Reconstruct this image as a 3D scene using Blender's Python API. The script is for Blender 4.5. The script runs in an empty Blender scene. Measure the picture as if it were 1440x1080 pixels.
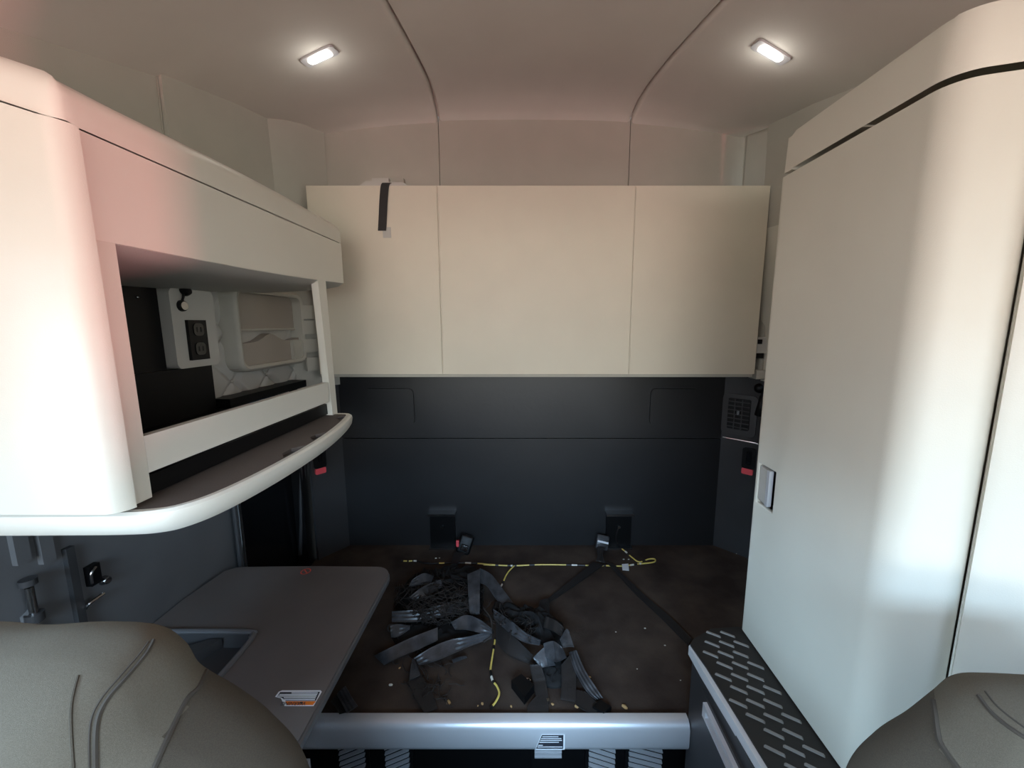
import bpy, bmesh, math, random
from mathutils import Vector, Matrix
random.seed(7)
S = bpy.context.scene
COL = S.collection
# ------------------------------------------------------------------ camera
F, CX, PIT = 560.0, 738.0, math.radians(8.53)
CAM = Vector((0, 0, 1.6))
cd = bpy.data.cameras.new('camera'); cam = bpy.data.objects.new('camera', cd); COL.objects.link(cam)
cam.location = CAM; cam.rotation_euler = (math.pi/2-PIT, 0, 0)
cd.sensor_width = 36; cd.lens = 36*F/1440; cd.shift_x = -(CX-720)/1440; cd.clip_start = .02
S.camera = cam
# ------------------------------------------------------------------ view + world + lights
S.view_settings.view_transform = 'Standard'; S.view_settings.look = 'None'
S.view_settings.exposure = 0.6; S.view_settings.gamma = 1.0; S.view_settings.use_curve_mapping = False
w = bpy.data.worlds.new('sky'); S.world = w; w.use_nodes = True
WN, WL = w.node_tree.nodes, w.node_tree.links; bgn = WN['Background']
_g = WN.new('ShaderNodeTexCoord'); _s = WN.new('ShaderNodeSeparateXYZ'); _r = WN.new('ShaderNodeValToRGB')
WL.new(_g.outputs['Generated'], _s.inputs[0]); _m = WN.new('ShaderNodeMapRange'); _m.inputs[1].default_value = -1; _m.inputs[2].default_value = 1
WL.new(_s.outputs['Z'], _m.inputs[0]); WL.new(_m.outputs[0], _r.inputs['Fac']); WL.new(_r.outputs['Color'], bgn.inputs[0])
_e = _r.color_ramp.elements; _e[0].position = .46; _e[0].color = (.44, .44, .40, 1); _e[1].position = .54; _e[1].color = (.85, .92, 1, 1)
_x = _e.new(.75); _x.color = (.42, .66, 1, 1)
bgn.inputs[1].default_value = 3.8
def area(name, loc, to, sx, sy, power, col, spread=math.pi):
    l = bpy.data.lights.new(name, 'AREA'); l.shape = 'RECTANGLE'; l.size = sx; l.size_y = sy
    l.energy = power; l.color = col; l.spread = spread
    o = bpy.data.objects.new(name, l); COL.objects.link(o); o.location = loc
    o.rotation_euler = (Vector(to)-Vector(loc)).to_track_quat('-Z', 'Y').to_euler(); return o
area('windscreen_sky_offscreen', (0, -5.5, 3.7), (0, 1, .7), 4.5, 1.6, 450, (.46, .72, 1))
area('windscreen_horizon_offscreen', (0, -5.5, 1.85), (0, 1.5, 1.75), 3.0, .6, 58, (1, .99, .88))
area('windscreen_hood_bounce_offscreen', (0, -2.9, .74), (0, .7, 1.9), 1.9, .5, 24, (1, .34, .36))
area('driver_window_sky_offscreen', (-3.2, -1.0, 2.7), (.62, .85, .85), 1.2, .5, 130, (.50, .76, 1))
area('passenger_window_red_bounce_offscreen', (3.6, -.45, .7), (-.7, .7, 1.8), .16, .4, 62, (1, .30, .32))
# ------------------------------------------------------------------ pixel helpers (1440x1080 frame)
def ray(px, py):
    x, y = (px-CX)/F, (540-py)/F
    a = math.pi/2-PIT
    return Vector((x, y*math.cos(a)+math.sin(a), y*math.sin(a)-math.cos(a)))
def on(px, py, ax, v):
    r = ray(px, py); return CAM + r*((v-CAM[ax])/r[ax])
def pX(px, py, v): return on(px, py, 0, v)
def pY(px, py, v): return on(px, py, 1, v)
def pZ(px, py, v): return on(px, py, 2, v)
# ------------------------------------------------------------------ materials
def lin(c):
    return tuple(((v/255)/12.92 if v/255 <= .04045 else ((v/255+.055)/1.055)**2.4) for v in c)+(1,)
MATS = {}
def mat(name, rgb, rough=.5, metal=0, var=.06, vscale=6, bump=.0, bscale=300, spec=.5, rgb2=None, emit=None, estr=1, weave=False, coat=0):
    m = bpy.data.materials.new(name); m.use_nodes = True; nt = m.node_tree; N = nt.nodes; L = nt.links
    b = N['Principled BSDF']; c = lin(rgb)
    tc = N.new('ShaderNodeTexCoord')
    nz = N.new('ShaderNodeTexNoise'); nz.inputs['Scale'].default_value = vscale; nz.inputs['Detail'].default_value = 5
    L.new(tc.outputs['Object'], nz.inputs['Vector'])
    rp = N.new('ShaderNodeValToRGB'); rp.color_ramp.elements[0].position = .35; rp.color_ramp.elements[1].position = .68
    c2 = lin(rgb2) if rgb2 else tuple(v*(1+var) for v in c[:3])+(1,)
    c1 = c if rgb2 else tuple(v*(1-var) for v in c[:3])+(1,)
    rp.color_ramp.elements[0].color = c1; rp.color_ramp.elements[1].color = c2
    L.new(nz.outputs['Fac'], rp.inputs['Fac']); L.new(rp.outputs['Color'], b.inputs['Base Color'])
    b.inputs['Roughness'].default_value = rough; b.inputs['Metallic'].default_value = metal
    b.inputs['Specular IOR Level'].default_value = spec; b.inputs['Coat Weight'].default_value = coat
    if bump:
        n2 = N.new('ShaderNodeTexNoise'); n2.inputs['Scale'].default_value = bscale; n2.inputs['Detail'].default_value = 3
        L.new(tc.outputs['Object'], n2.inputs['Vector'])
        h = n2.outputs['Fac']
        if weave:
            wv = N.new('ShaderNodeTexWave'); wv.inputs['Scale'].default_value = 95; wv.inputs['Distortion'].default_value = 0
            mp = N.new('ShaderNodeMapping'); mp.inputs['Rotation'].default_value = (0, .8, 0)
            L.new(tc.outputs['Object'], mp.inputs['Vector']); L.new(mp.outputs['Vector'], wv.inputs['Vector'])
            mx = N.new('ShaderNodeMath'); mx.operation = 'ADD'; L.new(h, mx.inputs[0]); L.new(wv.outputs['Fac'], mx.inputs[1]); h = mx.outputs[0]
        bp = N.new('ShaderNodeBump'); bp.inputs['Strength'].default_value = bump; bp.inputs['Distance'].default_value = .002
        L.new(h, bp.inputs['Height']); L.new(bp.outputs['Normal'], b.inputs['Normal'])
    if emit:
        b.inputs['Emission Color'].default_value = lin(emit); b.inputs['Emission Strength'].default_value = estr
    MATS[name] = m; return m
mat('cream', (206, 203, 190), .5, var=.02, bump=.12, bscale=500)
mat('cream_gloss', (214, 211, 199), .38, var=.015, bump=.04, bscale=500)
mat('cream_vinyl', (216, 208, 190), .5, var=.02, bump=.2, bscale=420)
mat('headliner', (204, 201, 192), .85, var=.02, bump=.25, bscale=700, spec=.2)
mat('wall_grey', (180, 177, 166), .8, var=.03, bump=.25, bscale=600, spec=.2)
mat('niche_grey', (186, 184, 177), .6, var=.03, bump=.15, bscale=500)
mat('seam', (118, 108, 97), .8)
mat('dark_vinyl', (37, 37, 38), .40, var=.1, vscale=4, bump=.25, bscale=35)
mat('dark_panel', (57, 57, 58), .45, var=.08, bump=.15, bscale=300)
mat('door_panel', (98, 99, 100), .6, var=.08, bump=.1)
mat('gloss_black', (16, 17, 20), .18, var=.2, vscale=3, bump=.5, bscale=8)
mat('black_plastic', (11, 11, 12), .45, spec=.25)
mat('table_plastic', (100, 93, 89), .5, var=.08, vscale=5, bump=.2, bscale=450)
mat('table_edge', (95, 95, 96), .4)
mat('pocket_plastic', (59, 59, 60), .5, bump=.1)
mat('board', (52, 43, 38), .85, rgb2=(75, 64, 56), vscale=7, bump=.4, bscale=180, spec=.15)
mat('aluminium', (209, 210, 212), .36, metal=.45, var=.02)
mat('steel', (170, 170, 170), .25, metal=1)
mat('rubber', (30, 27, 25), .6, var=.1, bump=.1)
mat('rubber_ridge', (134, 132, 128), .35)
mat('shelf_mat', (84, 75, 69), .85, var=.08, bump=.3, bscale=400)
mat('trim_light', (204, 205, 206), .35)
mat('strap_grey', (48, 48, 50), .36, rgb2=(74, 75, 78), vscale=30, bump=.3, bscale=200)
mat('strap_dark', (30, 27, 26), .6, bump=.3, bscale=200)
mat('cord', (42, 36, 32), .8)
mat('net_black', (14, 13, 13), .9, bump=.6, bscale=60)
mat('yellow', (222, 198, 104), .5)
mat('white_tape', (222, 218, 206), .5)
mat('black_tape', (18, 17, 17), .5)
mat('red_tag', (236, 88, 96), .45)
mat('orange', (226, 120, 40), .5)
mat('label_dark', (44, 46, 54), .5)
mat('label_white', (226, 228, 230), .5)
mat('red_print', (222, 92, 76), .6)
mat('chip', (190, 160, 110), .8, rgb2=(150, 110, 70), vscale=60)
mat('grit', (205, 200, 190), .8)
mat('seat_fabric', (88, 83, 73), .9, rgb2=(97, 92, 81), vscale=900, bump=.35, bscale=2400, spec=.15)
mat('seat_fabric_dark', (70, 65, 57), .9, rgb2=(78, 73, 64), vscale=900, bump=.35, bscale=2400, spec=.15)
mat('seat_seam', (58, 53, 46), .9)
mat('lamp_glow', (255, 250, 240), .4, emit=(255, 246, 234), estr=6)
mat('floor_mat', (34, 33, 33), .9, bump=.3)
mat('mirror_grey', (158, 150, 140), .55, var=.03)
# ------------------------------------------------------------------ object helpers
OFF = {}
def link(o, parent, cat=None):
    COL.objects.link(o)
    if parent is not None: o.parent = parent
def props(o, label=None, cat=None, group=None, kind=None):
    if label: o['label'] = label
    if cat: o['category'] = cat
    if group: o['group'] = group
    if kind: o['kind'] = kind
    return o
def thing(name, loc, label, cat, group=None):
    o = bpy.data.objects.new(name, None); o.empty_display_size = .05; COL.objects.link(o); o.location = loc
    OFF[o.name] = Vector(loc); return props(o, label, cat, group)
def fin(bm, name, m, parent=None, smooth=False, base=None, bevel=0, seg=2, recalc=True):
    """bmesh in world coordinates -> object; origin follows the parent thing (or base)."""
    if bevel:
        es = [e for e in bm.edges if len(e.link_faces) == 2 and e.calc_face_angle(0) > .5]
        if es: bmesh.ops.bevel(bm, geom=es, offset=bevel, segments=seg, profile=.5, affect='EDGES', clamp_overlap=True)
    if recalc: bmesh.ops.recalc_face_normals(bm, faces=bm.faces)
    off = Vector((0, 0, 0))
    if parent is not None: off = OFF.get(parent.name, off)
    elif base is not None: off = Vector(base)
    if off.length: bmesh.ops.translate(bm, vec=-off, verts=bm.verts)
    me = bpy.data.meshes.new(name); bm.to_mesh(me); bm.free()
    ms = m if isinstance(m, (list, tuple)) else [m]
    for k in ms: me.materials.append(MATS[k])
    if smooth or bevel:
        for p in me.polygons: p.use_smooth = True
        if bevel or smooth == 'auto':
            try: me.set_sharp_from_angle(angle=math.radians(38))
            except Exception: pass
    o = bpy.data.objects.new(name, me)
    link(o, parent)
    if parent is None and base is not None: o.location = off
    OFF[o.name] = off
    return o
def bx(bm, a, b):
    a, b = Vector(a), Vector(b)
    vs = [bm.verts.new((x, y, z)) for x in (a.x, b.x) for y in (a.y, b.y) for z in (a.z, b.z)]
    for f in ((0,1,3,2),(4,6,7,5),(0,4,5,1),(2,3,7,6),(0,2,6,4),(1,5,7,3)): bm.faces.new([vs[i] for i in f])
def box(name, a, b, m, parent=None, bevel=.003, **k):
    bm = bmesh.new(); bx(bm, a, b); return fin(bm, name, m, parent, bevel=bevel, **k)
def prism(name, pts, ax, v0, v1, m, parent=None, bevel=0, seg=2, **k):
    """pts: 2D in the two other axes (in xyz order), extruded along axis ax."""
    bm = bmesh.new()
    def p3(p, v): l = list(p); l.insert(ax, v); return l
    A = [bm.verts.new(p3(p, v0)) for p in pts]; B = [bm.verts.new(p3(p, v1)) for p in pts]
    bm.faces.new(A); bm.faces.new(B[::-1]); n = len(pts)
    for i in range(n): bm.faces.new((A[i], A[(i+1) % n], B[(i+1) % n], B[i]))
    return fin(bm, name, m, parent, bevel=bevel, seg=seg, **k)
def rrect(x0, z0, x1, z1, r, n=5):
    out = []
    for cx, cz, a0 in ((x1-r, z1-r, 0), (x0+r, z1-r, 90), (x0+r, z0+r, 180), (x1-r, z0+r, 270)):
        for i in range(n+1):
            a = math.radians(a0+90*i/n); out.append((cx+r*math.cos(a), cz+r*math.sin(a)))
    return out
def cr(pts, n=8, closed=False):
    """Catmull-Rom through points (any dim)."""
    P = [Vector(p) for p in pts]; out = []
    m = len(P); rng = range(m if closed else m-1)
    for i in rng:
        g = (lambda k: P[k % m]) if closed else (lambda k: P[max(0, min(m-1, k))])
        p0, p1, p2, p3 = g(i-1), g(i), g(i+1), g(i+2)
        for j in range(n):
            t = j/n
            out.append(.5*((2*p1)+(p2-p0)*t+(2*p0-5*p1+4*p2-p3)*t*t+(3*p1-p0-3*p2+p3)*t**3))
    if not closed: out.append(P[-1])
    return out
def tube(bm, pts, r, n=6, cap=True, taper=None):
    pts = [Vector(p) for p in pts]; rings = []
    up = Vector((0, 0, 1)); prev = None
    for i, p in enumerate(pts):
        t = (pts[min(i+1, len(pts)-1)]-pts[max(i-1, 0)])
        if t.length < 1e-9: t = Vector((0, 0, 1))
        t.normalize()
        if prev is None:
            a = up if abs(t.dot(up)) < .9 else Vector((1, 0, 0)); s = t.cross(a).normalized()
        else:
            s = (prev - t*prev.dot(t)).normalized()
        prev = s; u = t.cross(s); rr = r if taper is None else r*taper(i/max(1, len(pts)-1))
        rings.append([bm.verts.new(p+rr*(math.cos(2*math.pi*k/n)*s+math.sin(2*math.pi*k/n)*u)) for k in range(n)])
    for a, b in zip(rings, rings[1:]):
        for k in range(n): bm.faces.new((a[k], a[(k+1) % n], b[(k+1) % n], b[k]))
    if cap: bm.faces.new(rings[0][::-1]); bm.faces.new(rings[-1])
def tubeo(name, pts, r, m, parent=None, n=8, **k):
    bm = bmesh.new(); tube(bm, pts, r, n); return fin(bm, name, m, parent, smooth='auto', **k)
def grid(name, rows, m, parent=None, thick=0, smooth=True, **k):
    """rows of points -> surface, optionally solid (thick along -normal)."""
    bm = bmesh.new(); V = [[bm.verts.new(p) for p in r] for r in rows]
    for a, b in zip(V, V[1:]):
        for i in range(len(a)-1): bm.faces.new((a[i], a[i+1], b[i+1], b[i]))
    if thick:
        bmesh.ops.recalc_face_normals(bm, faces=bm.faces)
        bmesh.ops.solidify(bm, geom=bm.faces[:], thickness=thick)
    return fin(bm, name, m, parent, smooth='auto' if smooth else False, **k)
def st(o): return props(o, kind='structure')

# ================================================================== THE SETTING
XW = 1.08           # half width of the cab
YB = 1.9            # back wall
ZB = .485           # lower bunk board
# ---- floor
st(box('floor', (-1.2, -1.35, -.04), (1.2, 2.0, 0), 'floor_mat', bevel=0))
# ---- ceiling: crowned and coved roof lining, three panels with seams
KEY = [(1.91, 2.470, .955, 2.415), (1.88, 2.505, .97, 2.415), (1.82, 2.535, 1.0, 2.41), (1.72, 2.555, 1.03, 2.40), (1.57, 2.563, 1.05, 2.38),
       (1.28, 2.565, 1.06, 2.31), (.92, 2.56, 1.08, 2.205), (.5, 2.54, 1.1, 2.12), (0, 2.48, 1.1, 2.06), (-.6, 2.36, 1.1, 1.98), (-1.2, 2.12, 1.1, 1.92)]
def kv(y):
    K = KEY
    if y >= K[0][0]: return K[0][1:]
    for a, b in zip(K, K[1:]):
        if y >= b[0]:
            t = (a[0]-y)/(a[0]-b[0]); return tuple(a[i]+(b[i]-a[i])*t for i in (1, 2, 3))
    return K[-1][1:]
def cz(x, y):
    zc, xj, zj = kv(y); u = min(1, abs(x)/xj)
    return zj+(zc-zj)*(1-u**2.6)
def seamL(y): return -.380-.035*max(0, (1.75-y))/.4 if y > 1.2 else -.428-.02*(1.2-y)
def seamR(y): return .465+.10*max(0, min(.7, 1.9-y))/.55
ys = [1.905, 1.895, 1.885, 1.87, 1.85, 1.82, 1.78, 1.72, 1.64, 1.57, 1.45, 1.35, 1.28, 1.1, .92, .7, .5, .25, 0, -.3, -.6, -.9, -1.2]
ceil = bpy.data.objects.new('ceiling', None); COL.objects.link(ceil); st(ceil)
def panel(fa, fb, n, lift, name='ceiling_panel'):
    rows = []
    for y in ys:
        a, b = fa(y), fb(y); r = []
        for i in range(n+1):
            t = i/n; x = a+(b-a)*t
            e = min((x-a), (b-x)); z = cz(x, y)+lift
            r.append((x, y, z))
        rows.append(r)
    return rows
def jL(y): return -kv(y)[1]
def jR(y): return kv(y)[1]
def rolled(rows, left, right, rad=.012):
    out = []
    for r in rows:
        rr = [Vector(p) for p in r]
        if left: rr = [rr[0]+Vector((0, 0, .03)), rr[0]+Vector((.0015, 0, .008)), rr[0]+Vector((.006, 0, .002)), rr[0]+Vector((.013, 0, 0))]+rr[1:]
        if right: rr = rr[:-1]+[rr[-1]+Vector((-.013, 0, 0)), rr[-1]+Vector((-.006, 0, .002)), rr[-1]+Vector((-.0015, 0, .008)), rr[-1]+Vector((0, 0, .03))]
        out.append(rr)
    return out
grid('ceiling_panel', rolled(panel(lambda y: seamL(y)+.004, lambda y: seamR(y)-.004, 14, .006), True, True), 'headliner', ceil)
grid('ceiling_panel', rolled(panel(jL, lambda y: seamL(y)-.003, 12, 0), False, True), 'headliner', ceil)
grid('ceiling_panel', rolled(panel(lambda y: seamR(y)+.003, jR, 12, 0), True, False), 'headliner', ceil)
grid('ceiling_backing', panel(lambda y: -1.12, lambda y: 1.12, 12, .032), 'headliner', ceil)
# ---- back wall
wb = bpy.data.objects.new('wall_back', None); COL.objects.link(wb); st(wb)
box('wall_backing', (-1.2, YB+.012, 0), (1.2, YB+.06, 2.7), 'wall_grey', wb, bevel=0)
def wpanel(x0, x1, z0, tops, m, name='wall_panel', d=.012):
    pts = [(x0, z0), (x1, z0)]+[(x1+(x0-x1)*i/6, tops(x1+(x0-x1)*i/6)) for i in range(7)]
    return prism(name, pts, 1, YB, YB+d+.01, m, wb, bevel=.004)
topz = lambda x: cz(x, 1.905)+.03
xs = [-.888, -.380, .465, .985]
for a, b in zip(xs, xs[1:]): wpanel(a+.0015, b-.0015, 1.36, topz, 'wall_grey')
# corner returns of the upper wall
def strip(name, pl, z0, z1, m, parent, thick=.012, bevel=0):
    """vertical sheet following plan polyline pl."""
    rows = [[(p[0], p[1], z0(p) if callable(z0) else z0) for p in pl], [(p[0], p[1], z1(p) if callable(z1) else z1) for p in pl]]
    return grid(name, rows, m, parent, thick=thick)
zt = lambda p: cz(p[0], p[1])+.03
strip('corner_panel', [(-.891, 1.9), (-.915, 1.87), (-.94, 1.825), (-.985, 1.76), (-1.045, 1.70)], 1.315, zt, 'wall_grey', wb)
strip('corner_panel', [(.988, 1.9), (1.012, 1.87), (1.035, 1.83), (1.06, 1.76)], 1.36, zt, 'wall_grey', wb)
# dark padded lower half
def dpanel(x0, x1, z0, z1, name, seg=3, bev=.012):
    bm = bmesh.new(); bx(bm, (x0, YB-.012, z0), (x1, YB+.02, z1)); return fin(bm, name, 'dark_vinyl', wb, bevel=bev, seg=seg)
dpanel(-.90, .968, 1.050, 1.40, 'padded_panel'); dpanel(-.905, .968, ZB-.03, 1.046, 'padded_panel')
for x0, x1 in ((-.765, -.533), (.603, .835)):
    prism('embossed_pad', rrect(x0, 1.118, x1, 1.297, .025), 1, YB-.03, YB, 'dark_vinyl', wb, bevel=.012, seg=3)
box('wall_rail', (-.93, YB-.02, 1.352), (1.03, YB+.01, 1.375), 'wall_grey', wb, bevel=.004)
# dark corner chamfers
strip('corner_pad', [(-.90, 1.9), (-.915, 1.875), (-.985, 1.785), (-.995, 1.76)], ZB-.02, 1.33, 'dark_panel', wb)
strip('corner_pad', [(.965, 1.9), (.985, 1.88), (1.075, 1.79), (1.085, 1.76)], ZB-.02, 1.053, 'dark_panel', wb)
strip('corner_pad', [(.965, 1.9), (.985, 1.88), (1.075, 1.79), (1.085, 1.76)], 1.058, 1.36, 'dark_panel', wb)
# ---- left wall
wl = bpy.data.objects.new('wall_left', None); COL.objects.link(wl); st(wl)
YL = [1.78, 1.7, 1.57, 1.45, 1.28]
def xl(y): return -kv(y)[1]+(.0 if y < 1.6 else .0)
grid('side_panel', [[(-kv(y)[1]+(.012 if y > 1.7 else 0), y, 1.31) for y in YL+[1.268]], [(-kv(y)[1], y, kv(y)[2]+.01) for y in YL+[1.268]]], 'wall_grey', wl, thick=.012)
YN = [1.30, 1.1, .92, .7, .5, .42]
grid('side_panel', [[(-kv(y)[1]-.012, y, 1.2) for y in YN], [(-kv(y)[1]-.012, y, kv(y)[2]+.045) for y in YN]], 'wall_grey', wl, thick=.012)
box('side_panel', (-1.10, 1.70, .0), (-1.0, 1.78, 1.33), 'black_plastic', wl, bevel=.008)
box('lower_wall', (-1.12, .42, 0), (-1.062, 1.36, 1.33), 'door_panel', wl, bevel=.004)
box('lower_wall', (-1.14, 1.34, 0), (-1.09, 1.75, 1.33), 'black_plastic', wl, bevel=0)
# luggage hatch: glossy black panel with ribbed frame
tubeo('seam_welt', [(-kv(1.265)[1]+.002, 1.265, kv(1.265)[2]), (-1.06, 1.262, 2.05)], .0016, 'wall_grey', wl)
hatch = prism('hatch_panel', rrect(1.375, .50, 1.70, 1.30, .03), 0, -1.09, -1.045, 'gloss_black', wl, bevel=.006)
for y in (1.345, 1.362):
    tubeo('hatch_frame', [(-1.04, y, .45), (-1.04, y, 1.28)], .009, 'dark_panel', wl)
for y in (1.708, 1.735, 1.755):
    tubeo('hatch_frame', [(-1.035, y-.01, .55), (-1.02, y-.005, .7), (-1.005, y, .95), (-1.0, y, 1.28)], .008, 'dark_panel', wl)
tubeo('hatch_glint_strip', [(-1.032, 1.352, .46), (-1.032, 1.352, 1.27)], .0035, 'steel', wl)  # steel strip added to carry the bright glint along the hatch frame
# ---- right wall
wr = bpy.data.objects.new('wall_right', None); COL.objects.link(wr); st(wr)
YR = [1.78, 1.7, 1.57, 1.45, 1.28, .92, .5, .42]
grid('side_panel', [[(kv(y)[1]+.01, y, 1.99) for y in YR], [(kv(y)[1], y, kv(y)[2]+.01) for y in YR]], 'wall_grey', wr, thick=.012)
grid('side_panel', [[(1.075, y, 1.35) for y in YR], [(kv(y)[1]+.009, y, 2.0) for y in YR]], 'cream', wr, thick=.012)
box('lower_wall', (1.085, .42, 0), (1.13, 1.79, 1.36), 'dark_panel', wr, bevel=.004)
box('wall_rail', (1.02, 1.74, 1.36), (1.08, 1.80, 1.40), 'wall_grey', wr, bevel=.004)
# ---- cab in front of the sleeper (behind the photographer): doors with windows, dashboard, windscreen surround
for s, nm in ((-1, 'wall_left'), (1, 'wall_right')):
    p = wl if s < 0 else wr
    x0, x1 = sorted((s*1.1, s*1.16))
    box('cab_door_lower', (x0, -1.3, 0), (x1, .42, 1.12), 'door_panel', p, bevel=0)
    box('cab_header', (x0, -1.3, 1.86), (x1, .45, 2.2), 'wall_grey', p, bevel=0)
    box('cab_pillar', (x0, .28, 1.1), (x1, .45, 1.9), 'wall_grey', p, bevel=0)
    box('cab_pillar', (x0, -1.3, 1.1), (x1, -.8, 1.9), 'wall_grey', p, bevel=0)
wf = bpy.data.objects.new('wall_front', None); COL.objects.link(wf); st(wf)
box('dashboard', (-1.15, -1.3, 0), (1.15, -.85, 1.15), 'dark_panel', wf, bevel=.03)
box('windscreen_header', (-1.15, -1.3, 2.02), (1.15, -1.2, 2.3), 'wall_grey', wf, bevel=0)
for x in (-1.12, 1.02): box('windscreen_pillar', (x, -1.3, 1.1), (x+.1, -1.2, 2.1), 'wall_grey', wf, bevel=0)

# ================================================================== LOWER BUNK
lb = thing('lower_bunk', (0, 1.4, 0), 'lower bunk base with bare dark board and aluminium front rail', 'bunk')
prism('bunk_board', [(-1.06, .99), (1.05, .99), (1.07, 1.80), (.965, 1.888), (-.90, 1.888), (-.985, 1.775), (-1.06, 1.76)], 2, ZB-.03, ZB, 'board', lb, bevel=.003)
# rail with rounded nose
rp = [(.990, ZB+.012), (.972, ZB+.012), (.962, ZB+.006), (.956, ZB-.008), (.955, .425), (.960, .412), (.970, .404), (.99, .404)]
rail = prism('front_rail', rp, 0, -1.0, .462, 'aluminium', lb, bevel=0)
for p in rail.data.polygons: p.use_smooth = True
try: rail.data.set_sharp_from_angle(angle=math.radians(40))
except Exception: pass
box('kick_panel', (-1.0, 1.045, 0), (.95, 1.07, .455), 'black_plastic', lb, bevel=0)
# warning plate on the rail
def decal_quad(name, corners, m, parent, th=.0006):
    bm = bmesh.new(); C = [Vector(c) for c in corners]; n = (C[1]-C[0]).cross(C[2]-C[0]).normalized()
    A = [bm.verts.new(c) for c in C]; B = [bm.verts.new(c+n*th) for c in C]
    bm.faces.new(A[::-1]); bm.faces.new(B)
    k = len(C)
    for i in range(k): bm.faces.new((A[i], A[(i+1) % k], B[(i+1) % k], B[i]))
    return fin(bm, name, m, parent)
def railp(u, v, d=0):   # u 0..1 across label, v 0..1 up
    return (.029+.083*u, .9545-d, .418+.050*v)
lab = decal_quad('rail_label', [railp(0, 0), railp(1, 0), railp(1, 1), railp(.22, 1)], 'label_white', lb)
decal_quad('label_print', [railp(.03, .08, .0007), railp(.95, .08, .0007), railp(.95, .97, .0007), railp(.23, .97, .0007)], 'label_dark', lab)
for v, u0, u1 in ((.88, .24, .78), (.76, .2, .88), (.64, .17, .9), (.52, .14, .8), (.32, .1, .26), (.21, .08, .92)):
    decal_quad('print_line', [railp(u0, v-.022, .0014), railp(u1, v-.022, .0014), railp(u1, v+.018, .0014), railp(u0, v+.018, .0014)], 'label_white', lab)
# louvred vents in the kick panel
def louvre(x0, x1, slant, n, dz, name='vent_panel', m='aluminium'):
    v = box(name, (x0-.01, 1.036, .10), (x1+.01, 1.048, .40), 'black_plastic', lb, bevel=.002)
    for i in range(n):
        z = .385-i*dz
        bm = bmesh.new()
        a, b = Vector((x0, 1.03, z)), Vector((x1, 1.03, z+slant))
        q = [a, b, b+Vector((0, .008, -.005)), a+Vector((0, .008, -.005)), a+Vector((0, -.004, .001)), b+Vector((0, -.004, .001))]
        V = [bm.verts.new(p) for p in (q[4], q[5], q[1]+Vector((0, .004, .004)), q[0]+Vector((0, .004, .004)))]
        W = [bm.verts.new(p+Vector((0, .002, -.006))) for p in (q[4], q[5], q[1]+Vector((0, .004, .004)), q[0]+Vector((0, .004, .004)))]
        bm.faces.new(V); bm.faces.new(W[::-1])
        for k in range(4): bm.faces.new((V[k], V[(k+1) % 4], W[(k+1) % 4], W[k]))
        fin(bm, 'slat', m, v)
louvre(-.565, -.487, .035, 13, .019); louvre(-.425, -.352, .035, 13, .019)
louvre(.030, .112, 0, 6, .017); louvre(.195, .275, -.03, 13, .019); louvre(.317, .418, -.03, 13, .019)
# wall brackets
for x0, nm in ((-.476, 'left'), (.410, 'right')):
    b = thing('bunk_bracket', (x0+.062, 1.885, ZB), 'black metal bracket beside %s bolted to back wall' % ('the red-button buckle' if nm == 'left' else 'the striped buckle loop'), 'bracket', 'bunk wall brackets')
    box('back_plate', (x0, 1.872, ZB), (x0+.125, 1.89, .665), 'black_plastic', b, bevel=.002)
    box('top_flange', (x0-.006, 1.845, .662), (x0+.131, 1.89, .674), 'steel', b, bevel=.002)
    box('bottom_flange', (x0-.002, 1.845, ZB), (x0+.127, 1.89, ZB+.008), 'steel', b, bevel=.002)
    bm = bmesh.new(); bmesh.ops.create_cone(bm, segments=10, radius1=.008, radius2=.008, depth=.008, cap_ends=True, matrix=Matrix.Translation((x0+.062, 1.868, .595)) @ Matrix.Rotation(math.pi/2, 4, 'X'))
    fin(bm, 'bolt', 'steel', b, smooth='auto')

# ================================================================== UPPER BUNK (folded up)
ub = thing('upper_bunk', (.05, 1.8, 1.38), 'cream vinyl upper bunk folded flat against the back wall', 'bunk')
box('bunk_frame', (-.895, 1.765, 1.372), (1.003, 1.862, 2.150), 'dark_panel', ub, bevel=.006)
cuts = [-.900, -.362, .455, 1.010]
for a, b in zip(cuts, cuts[1:]):
    bm = bmesh.new(); bx(bm, (a+.0006, 1.738, 1.383), (b-.0006, 1.78, 2.163)); fin(bm, 'cushion_panel', 'cream_vinyl', ub, bevel=.006, seg=3)
for x in cuts[1:3]:
    tubeo('seam_bead', [(x+.004, 1.7385, 1.388), (x+.004, 1.7385, 2.158)], .0028, 'cream_vinyl', ub)
box('lower_edge', (-.90, 1.742, 1.370), (1.005, 1.79, 1.382), 'wall_grey', ub, bevel=.003)
# latch plate & pull strap on the top edge
lt = ub
prism('latch_plate', [(-.69, 2.160), (-.475, 2.160), (-.50, 2.178), (-.655, 2.184)], 1, 1.745, 1.80, 'niche_grey', lt, bevel=.003)
prism('latch_cover', rrect(-.665, 2.19, -.535, 2.245, .012), 1, 1.872, 1.898, 'wall_grey', lt, bevel=.004)
box('latch_button', (-.64, 1.775, 2.18), (-.57, 1.80, 2.205), 'niche_grey', lt, bevel=.004)
ps = thing('pull_strap', (-.585, 1.735, 1.98), 'short black webbing pull strap hanging over upper bunk edge', 'strap')
pth = [(-.545, 1.78, 2.180), (-.562, 1.752, 2.178), (-.572, 1.734, 2.166), (-.580, 1.730, 2.11), (-.588, 1.732, 2.04), (-.594, 1.732, 1.985)]
pc = cr(pth, 5)
grid('webbing', [[p+Vector((-.017, 0, 0)) for p in pc], [p+Vector((.017, 0, 0)) for p in pc]], 'strap_dark', ps, thick=.002)
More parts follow.
